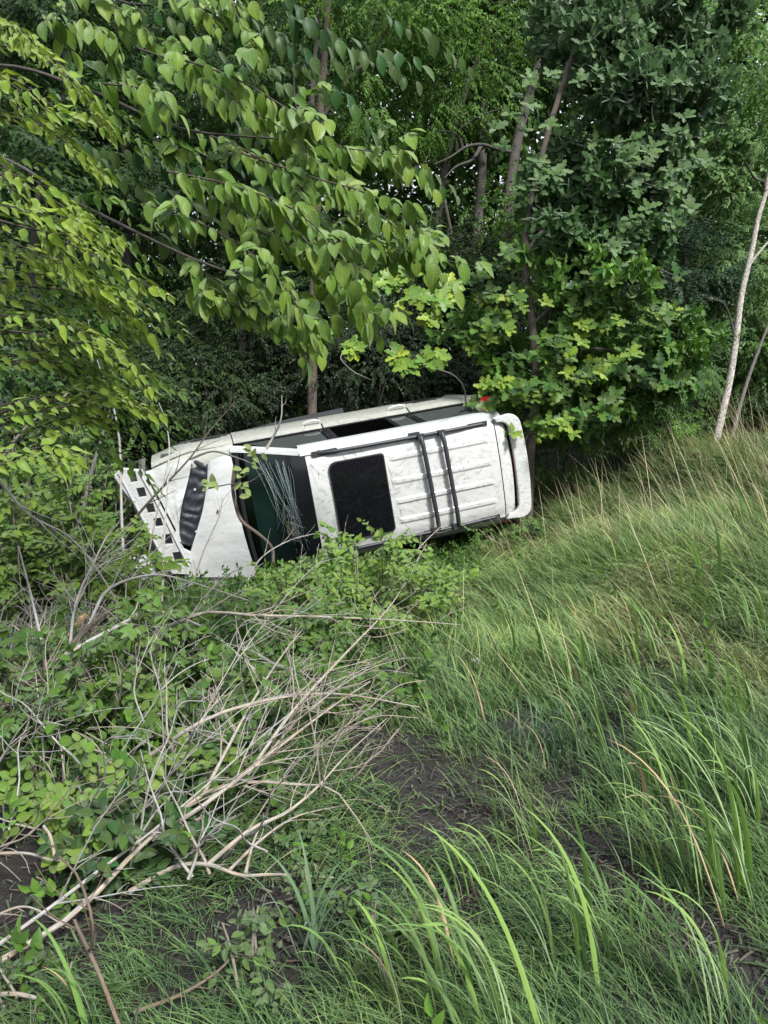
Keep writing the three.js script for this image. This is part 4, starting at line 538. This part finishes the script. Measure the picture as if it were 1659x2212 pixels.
cane('tan cane slanting out of the sapling at the left edge', [[-20, 1030, 4], [50, 930, 4], [110, 880, 4], [170, 830, 4.1]], .010, M.deadTan, 310, false);
cane('upright grey stem behind the left bushes', [[175, 1160, 7.5], [190, 1050, 7.5], [225, 930, 7.5], [245, 860, 7.5]], .03, M.greyBark, 311, false);
{ // green vine hanging over the windscreen
  const v = new Plant('vine', 'crooked woody vine with a tuft of pale leaves hanging across the windscreen', 'vine', at(590, 1215, 7.3), 320), r = v.r;
  v.wood('stem', [at(590, 1215, 7.3), at(588, 1185, 7.3), at(560, 1155, 7.2), at(522, 1125, 7.2), at(508, 1085, 7.2), at(503, 1050, 7.2), at(508, 1005, 7.2)], [.016, .02], M.brownBark, 24, 8);
  v.wood('stem', [at(410, 992, 7), at(460, 975, 7.1), at(500, 985, 7.1), at(550, 1005, 7.1), at(585, 1035, 7.2)], [.012, .004], M.greyBark, 16, 6); v.wood('stem', [at(450, 1055, 7.1), at(500, 1045, 7.1), at(540, 1040, 7.2), at(570, 1020, 7.2)], [.008, .003], M.greyBark, 12, 6);
  for (const [x, y, n] of [[530, 1020, 6], [515, 1035, 4], [525, 1060, 5], [545, 995, 4], [550, 975, 4], [440, 1050, 3], [455, 1045, 3]]) for (let k = 0; k < n; k++) v.leaf(at(x + r.g() * 14, y + r.g() * 14, 7.1 + r.g() * .05), V(r.g(), r.g(), .4), V(r.g() * .5, .6, .8), .095 * r.r(.7, 1.2), clampTone(L(.24, .32, .12)));
  v.finish(shrubLeaves, LO.plain, 60);
}
{ const g = gp(150, 1380, .3), t = tag(mesh('wood_splinter', tube([g, gp(165, 1350, .34), gp(185, 1330, .38)], t => .03 * Math.sin(.4 + t * 2.4) + .002, 10, 6), M.splinter, scene), 'orange-brown torn splinter of wood among the stems at left', 'splinter'); void t; }

// ---------------------------------------------------------------- grass
function bladeGeo(w, len, lean, bend, n, P, U, I, C, col, o, yaw) { // one curved blade joined to a tuft
  const b0 = P.length / 3, dx = Math.cos(yaw), dz = Math.sin(yaw), sx = -dz, sz = dx; let x = 0, y = 0, a = lean;
  for (let i = 0; i <= n; i++) { const t = i / n, hw = w * .5 * Math.min(1, (1 - t) * 2.6 + .05) * (.7 + .3 * Math.min(1, t * 5)); for (const s of [-1, 1]) { P.push(o.x + dx * x + sx * hw * s, o.y + y, o.z + dz * x + sz * hw * s); U.push((s + 1) / 2, t); C.push(col[0] * (.75 + .35 * t), col[1] * (.75 + .35 * t), col[2] * (.75 + .35 * t)); } const st = len / n; x += Math.sin(a) * st; y += Math.cos(a) * st; a += bend / n; }
  for (let i = 0; i < n; i++) { const k = b0 + i * 2; I.push(k, k + 1, k + 2, k + 1, k + 3, k + 2); }
}
function tuftGeo(n, len, w, rad, lean, bend, seed, yellow) {
  const r = rng(seed), P = [], U = [], I = [], C = [];
  for (let i = 0; i < n; i++) { const k = r.r(.6, 1.3), y = r() < yellow, c = y ? [1.9 * k, 1.35 * k, 1.5 * k] : [k, k, k]; bladeGeo(w * r.r(.6, 1.3), len * r.r(.5, 1.2), lean * r.r(.4, 1.3), bend * r.r(.2, 1.3), 5, P, U, I, C, c, V(r.g() * rad, 0, r.g() * rad), Math.PI + r.g() * 1.9); }
  return geo(P, I, U, null, C);
}
const grassMat = new THREE.MeshPhysicalMaterial({ color: L(1, 1, 1), vertexColors: true, roughness: 1, specularIntensity: .5, transmission: .3, thickness: 0, clearcoat: .25, clearcoatRoughness: .4, side: THREE.DoubleSide });
{
  const field = tag(new THREE.Group(), 'fine green grass sweeping over the verge and the bank', null, null, 'stuff'); field.name = 'grass'; scene.add(field);
  const kinds = [[tuftGeo(13, .19, .0046, .06, .5, 1.2, 1, .10), 0], [tuftGeo(12, .24, .0042, .08, .8, 1.0, 2, .14), 1], [tuftGeo(11, .13, .0055, .05, .4, 1.0, 3, .06), 2]], r = rng(400), lists = kinds.map(() => [[], []]), m = new THREE.Matrix4(), q = new THREE.Quaternion(), E = new THREE.Euler();
  for (let i = 0; i < 62000; i++) {
    const z = 1.0 - 14 * Math.pow(r(), 1.5), hw = 1 + .62 * Math.abs(z - .4), x = r.r(-hw * .95, hw * 1.15), k = lush(x, z); if (z < -9.6 && x < 2.2) continue; if (z < -10.6 && r() < .7) continue;
    const patch = noise.noise(x * 1.1, z * 1.1, 9) + .7 * noise.noise(x * 3.4, z * 3.4, 19), md = mud(x, z); if (r() < k * .88) continue; if (r() < md * 1.2) continue; if (r() < (z > -4.5 ? .38 : .15) - .75 * patch) continue;
    const lodge = .35 + .55 * noise.noise(x * .7, z * .7, 2) + (z < -4 ? .25 : 0); q.setFromEuler(E.set(r.g() * .12, r.g() * 1.1 + 3.0 * noise.noise(x * .6, z * .6, 5), Math.max(-.2, lodge * .5) + r.g() * .1)); const s = r.r(.75, 1.3) * (z < -4 ? 1.2 : z < -2.6 ? .95 : .7) * (x > 2.2 ? 1.1 : 1);
    m.compose(V(x, hgt(x, z) - .01, z), q, V(s, s, s)); const L0 = lists[Math.min(2, Math.floor(r() * 3))]; L0[0].push(m.clone()); const dry = smooth(.15, .5, noise.noise(x * .8, z * .8, 14)); { const up = smooth(-2.8, -5, z); L0[1].push(mixC(mixC(mixC(L(.028, .07, .022), L(.045, .098, .027), up), mixC(L(.10, .195, .048), L(.15, .255, .06), up), r() * .65 + .35 * smooth(-.3, .4, patch)), L(.30, .26, .11), Math.min(1, dry * .5 + up * .05) * r())); };
  }
  kinds.forEach(([g], i) => instances('grass_tufts', g, grassMat, lists[i][0], lists[i][1], field));
}
{
  const st = tag(new THREE.Group(), 'dry straw-coloured grass stalks standing among the green grass on the bank', null, null, 'stuff'); st.name = 'straw_grass'; scene.add(st);
  const g = [tuftGeo(6, .62, .0036, .10, .5, .9, 11, 0), tuftGeo(5, .8, .0034, .12, .6, .8, 12, 0)], r = rng(410), ls = g.map(() => [[], []]), m = new THREE.Matrix4(), q = new THREE.Quaternion(), E = new THREE.Euler();
  for (let i = 0; i < 1900; i++) { const z = -3.3 - 8.7 * r(), hw = .62 * Math.abs(z); const x = r.r(-.4, hw * 1.05 + .4); const w = smooth(1.2, 4.2, x) * smooth(-4, -7, z) + .07 * smooth(-.4, .6, x); if (r() > w * .55 || lush(x, z) > .6 || mud(x, z) > .3 || z < -10.6) continue; q.setFromEuler(E.set(r.g() * .2, r.g() * .8, .1 + r.g() * .25)); const s = r.r(.6, 1.1); m.compose(V(x, hgt(x, z) - .01, z), q, V(s, s, s)); const k = r() < .5 ? 0 : 1; ls[k][0].push(m.clone()); ls[k][1].push(mixC(L(.50, .42, .22), L(.75, .66, .44), r())); }
  g.forEach((gg, i) => instances('straw_tufts', gg, grassMat, ls[i][0], ls[i][1], st));
}
// bits of straw, bark and cut grass on the bare soil
{
  const r = rng(430), mats = [], cols = []; for (const [p, s] of mudSpots) for (let i = 0; i < 55; i++) { const x = p.x + r.g() * s * 1.3, z = p.z + r.g() * s * 1.3, a = r() * 6.28; mats.push(basis(V(x, hgt(x, z) + .008 + r() * .02, z), V(Math.cos(a), r.g() * .3, Math.sin(a)), V(r.g() * .4, 1, r.g() * .4), r.r(.015, .06))); cols.push(r() < .45 ? mixC(L(.16, .11, .07), L(.34, .27, .2), r()) : r() < .5 ? L(.06, .04, .03) : G.mid); }
  tag(instances('soil_litter', leafGeo(.13, t => 1 - .3 * t, 3, .1, .3), ML, mats, cols, scene), 'scraps of straw, bark and cut grass on the bare soil');
  const cl = [], cc = []; const ico = new THREE.IcosahedronGeometry(1, 1), pp = ico.attributes.position; for (let i = 0; i < pp.count; i++) { const k = .75 + .5 * noise.noise(pp.getX(i) * 1.7, pp.getY(i) * 1.7, pp.getZ(i) * 1.7); pp.setXYZ(i, pp.getX(i) * k, pp.getY(i) * k * .7, pp.getZ(i) * k); } ico.computeVertexNormals();
  for (const [p, s] of mudSpots) for (let i = 0; i < 170; i++) { const x = p.x + r.g() * s, z = p.z + r.g() * s; cl.push(basis(V(x, hgt(x, z), z), V(r.g(), r.g(), r.g()), V(r.g(), 1, r.g()), r.r(.003, .015))); const k = r.r(.008, .02); cc.push(L(k * 1.15, k, k * .9)); }
  tag(instances('soil_clods', ico, new THREE.MeshStandardMaterial({ color: L(1, 1, 1), roughness: .9 }), cl, cc, scene), 'small clods of dark wet soil on the bare patches');
}
// broad-bladed grasses, each blade on its own
const bladeMat = [L(.12, .24, .05), L(.17, .32, .06), L(.24, .40, .07), L(.13, .23, .11)].map(c => new THREE.MeshPhysicalMaterial({ color: c, map: bladeMap, roughness: 1, specularIntensity: .6, transmission: .4, thickness: 0, clearcoat: .25, clearcoatRoughness: .4, side: THREE.DoubleSide })), dryBlade = new THREE.MeshPhysicalMaterial({ color: L(.45, .3, .17), map: bladeMap, roughness: 1, transmission: .2, thickness: 0, side: THREE.DoubleSide });
function broadBlade(len, w, lean, bend, r) {
  const n = 12, P = [], U = [], I = []; let x = 0, y = 0, a = lean;
  for (let i = 0; i <= n; i++) { const t = i / n, hw = w * .5 * Math.pow(Math.max(0, 1 - t), .55) * (.55 + .45 * Math.min(1, t * 4)), nx = Math.cos(a), ny = -Math.sin(a), tw = Math.sin(t * 2 + r) * .5; for (const [s, u] of [[-1, 0], [0, .5], [1, 1]]) { const f = Math.abs(s) * hw * .35; P.push(x + nx * f + hw * s * Math.sin(tw) * .5, y + ny * f, hw * s * Math.cos(tw)); U.push(u, t); } const st = len / n; x += Math.sin(a) * st; y += Math.cos(a) * st; a += bend * (.15 + 2.4 * t * t) / n; }
  for (let i = 0; i < n; i++) for (let k = 0; k < 2; k++) { const q = i * 3 + k; I.push(q, q + 3, q + 1, q + 1, q + 3, q + 4); } return geo(P, I, U);
}
const bladeVars = []; for (let i = 0; i < 14; i++) { const r = rng(500 + i); bladeVars.push(broadBlade(1, r.r(.038, .060), r.r(.05, .32), r.r(.5, 2.5), i)); }
[['broad-bladed tuft with bent bright blades at the bottom right of centre', 1075, 2260, 9, .62, .5], ['arching broad grass left of the bottom tuft', 1010, 2130, 6, .42, .3], ['tuft of broad blades leaning left over the lower mud patch', 1290, 2090, 13, .55, .6], ['tall broad blades standing beside the right mud patch', 1575, 1960, 10, .75, .5], ['single bright blade clump in the lower right corner', 1550, 2200, 5, .5, .3], ['long-bladed clump on the slope right of centre', 1245, 1500, 16, .55, .7], ['low dark rosette of short blades by the upper mud patch', 1170, 1640, 26, .28, .55], ['tall blades bending left beside the dark rosette', 1290, 1640, 9, .52, .35], ['upright bright blades below the long-bladed clump', 1385, 1580, 7, .42, .3], ['group of blades on the slope at middle right', 1540, 1520, 9, .45, .6], ['blades bending over at the right edge', 1620, 1580, 8, .45, .4], ['clump of upright blades high on the slope', 1330, 1240, 12, .5, .8], ['bright clump of blades near the tail of the car', 1290, 1330, 10, .4, .5], ['blades in front of the straw at the right edge', 1620, 1160, 10, .6, .6], ['spiky bluish plant with stiff blades in the bottom grass', 668, 2075, 7, .36, .12], ['long flat blade lying in the grass at lower left', 200, 2230, 4, .4, .2], ['scattered blades above the lower mud patch', 1440, 1740, 8, .42, .5], ['thin broad blades between the brush and the slope', 1080, 1470, 9, .5, .5], ['short blades on the mud at centre', 880, 1580, 12, .16, .4], ['drooping blades at the bottom edge left of centre', 900, 2200, 8, .36, .4], ['blades reaching up from the right mud patch edge', 1450, 1880, 8, .5, .4], ['arching clump half way up the slope left of the middle', 1130, 1390, 10, .5, .6], ['blades curving over the matted grass right of centre', 1400, 1440, 9, .5, .6], ['short bright clump beside the leafy bush', 1040, 1560, 8, .38, .4], ['wide blades on the slope below the middle right group', 1500, 1680, 9, .5, .5], ['blade cluster between the two mud patches', 1120, 1840, 9, .36, .4], ['upright cluster left of the lower mud patch', 1050, 1960, 8, .34, .4], ['wide blades at the right edge above the mud', 1640, 1780, 8, .55, .4], ['light clump high on the slope beside the straw', 1480, 1290, 9, .55, .7], ['bent blades in the grass at bottom centre', 800, 2160, 7, .3, .4], ['clump at the right edge of the picture half way up', 1640, 1390, 9, .5, .6]].forEach(([label, px, py, n, len, rad], i) => {
  const g = ground(px, py), t = thing('grass_clump', label, 'grass clump', g), r = rng(600 + i);
  for (let k = 0; k < Math.round(n * 1.7); k++) { const q = mesh('blade', bladeVars[i === 14 ? [0, 3, 5][k % 3] : Math.floor(r() * bladeVars.length)], r() < .06 ? dryBlade : bladeMat[i === 14 || i === 6 ? 3 : Math.floor(r() * 3)], t), ox = r.g() * rad * .28, oz = r.g() * rad * .22; q.position.set(ox, hgt(g.x + ox, g.z + oz) - g.y - .01, oz); const a = i === 6 || i === 14 ? r() * 6.28 : Math.PI + r.g() * .8; q.rotation.set(0, -a, 0); const s = len * r.r(.5, 1.1), wf = Math.min(1.2, .66 / s * r.r(.65, 1.1)) ; q.scale.set(s, s, s * wf); }
});
{ // a crumpled white scrap in the grass
  const g = ground(1030, 1430, .05), r = rng(9), s = new THREE.IcosahedronGeometry(.034, 3), p = s.attributes.position; for (let i = 0; i < p.count; i++) { const k = .7 + .8 * Math.abs(noise.noise(p.getX(i) * 40, p.getY(i) * 40, p.getZ(i) * 40)); p.setXYZ(i, p.getX(i) * k * 1.2, p.getY(i) * k * .7, p.getZ(i) * k); } s.computeVertexNormals(); const q = mesh('paper_scrap', s, new THREE.MeshStandardMaterial({ color: L(.5, .5, .5), roughness: .8 }), scene); q.position.copy(g); void r; tag(q, 'crumpled white scrap lying in the grass below the bush', 'scrap');
}
const GROUPS = { grass_clump: 'broad-bladed grass clumps on the verge', honeysuckle_bush: 'leafy bushes round the car', creeper: 'creepers among the brush', small_weed: 'small weeds in the bottom grass', woodland_tree: 'trees of the wood', understory_shrub: 'shrubs of the wood edge', fallen_branch: 'fallen dead branches', dead_shrub: 'dead shrubs in the brush', bare_cane: 'bare canes before the car', birch_tree: 'birches on the bank' };
for (const o of scene.children) { const g = GROUPS[o.name.replace(/_\d+$/, '')]; if (g) o.userData.group = g; }
renderer.render(scene, camera);
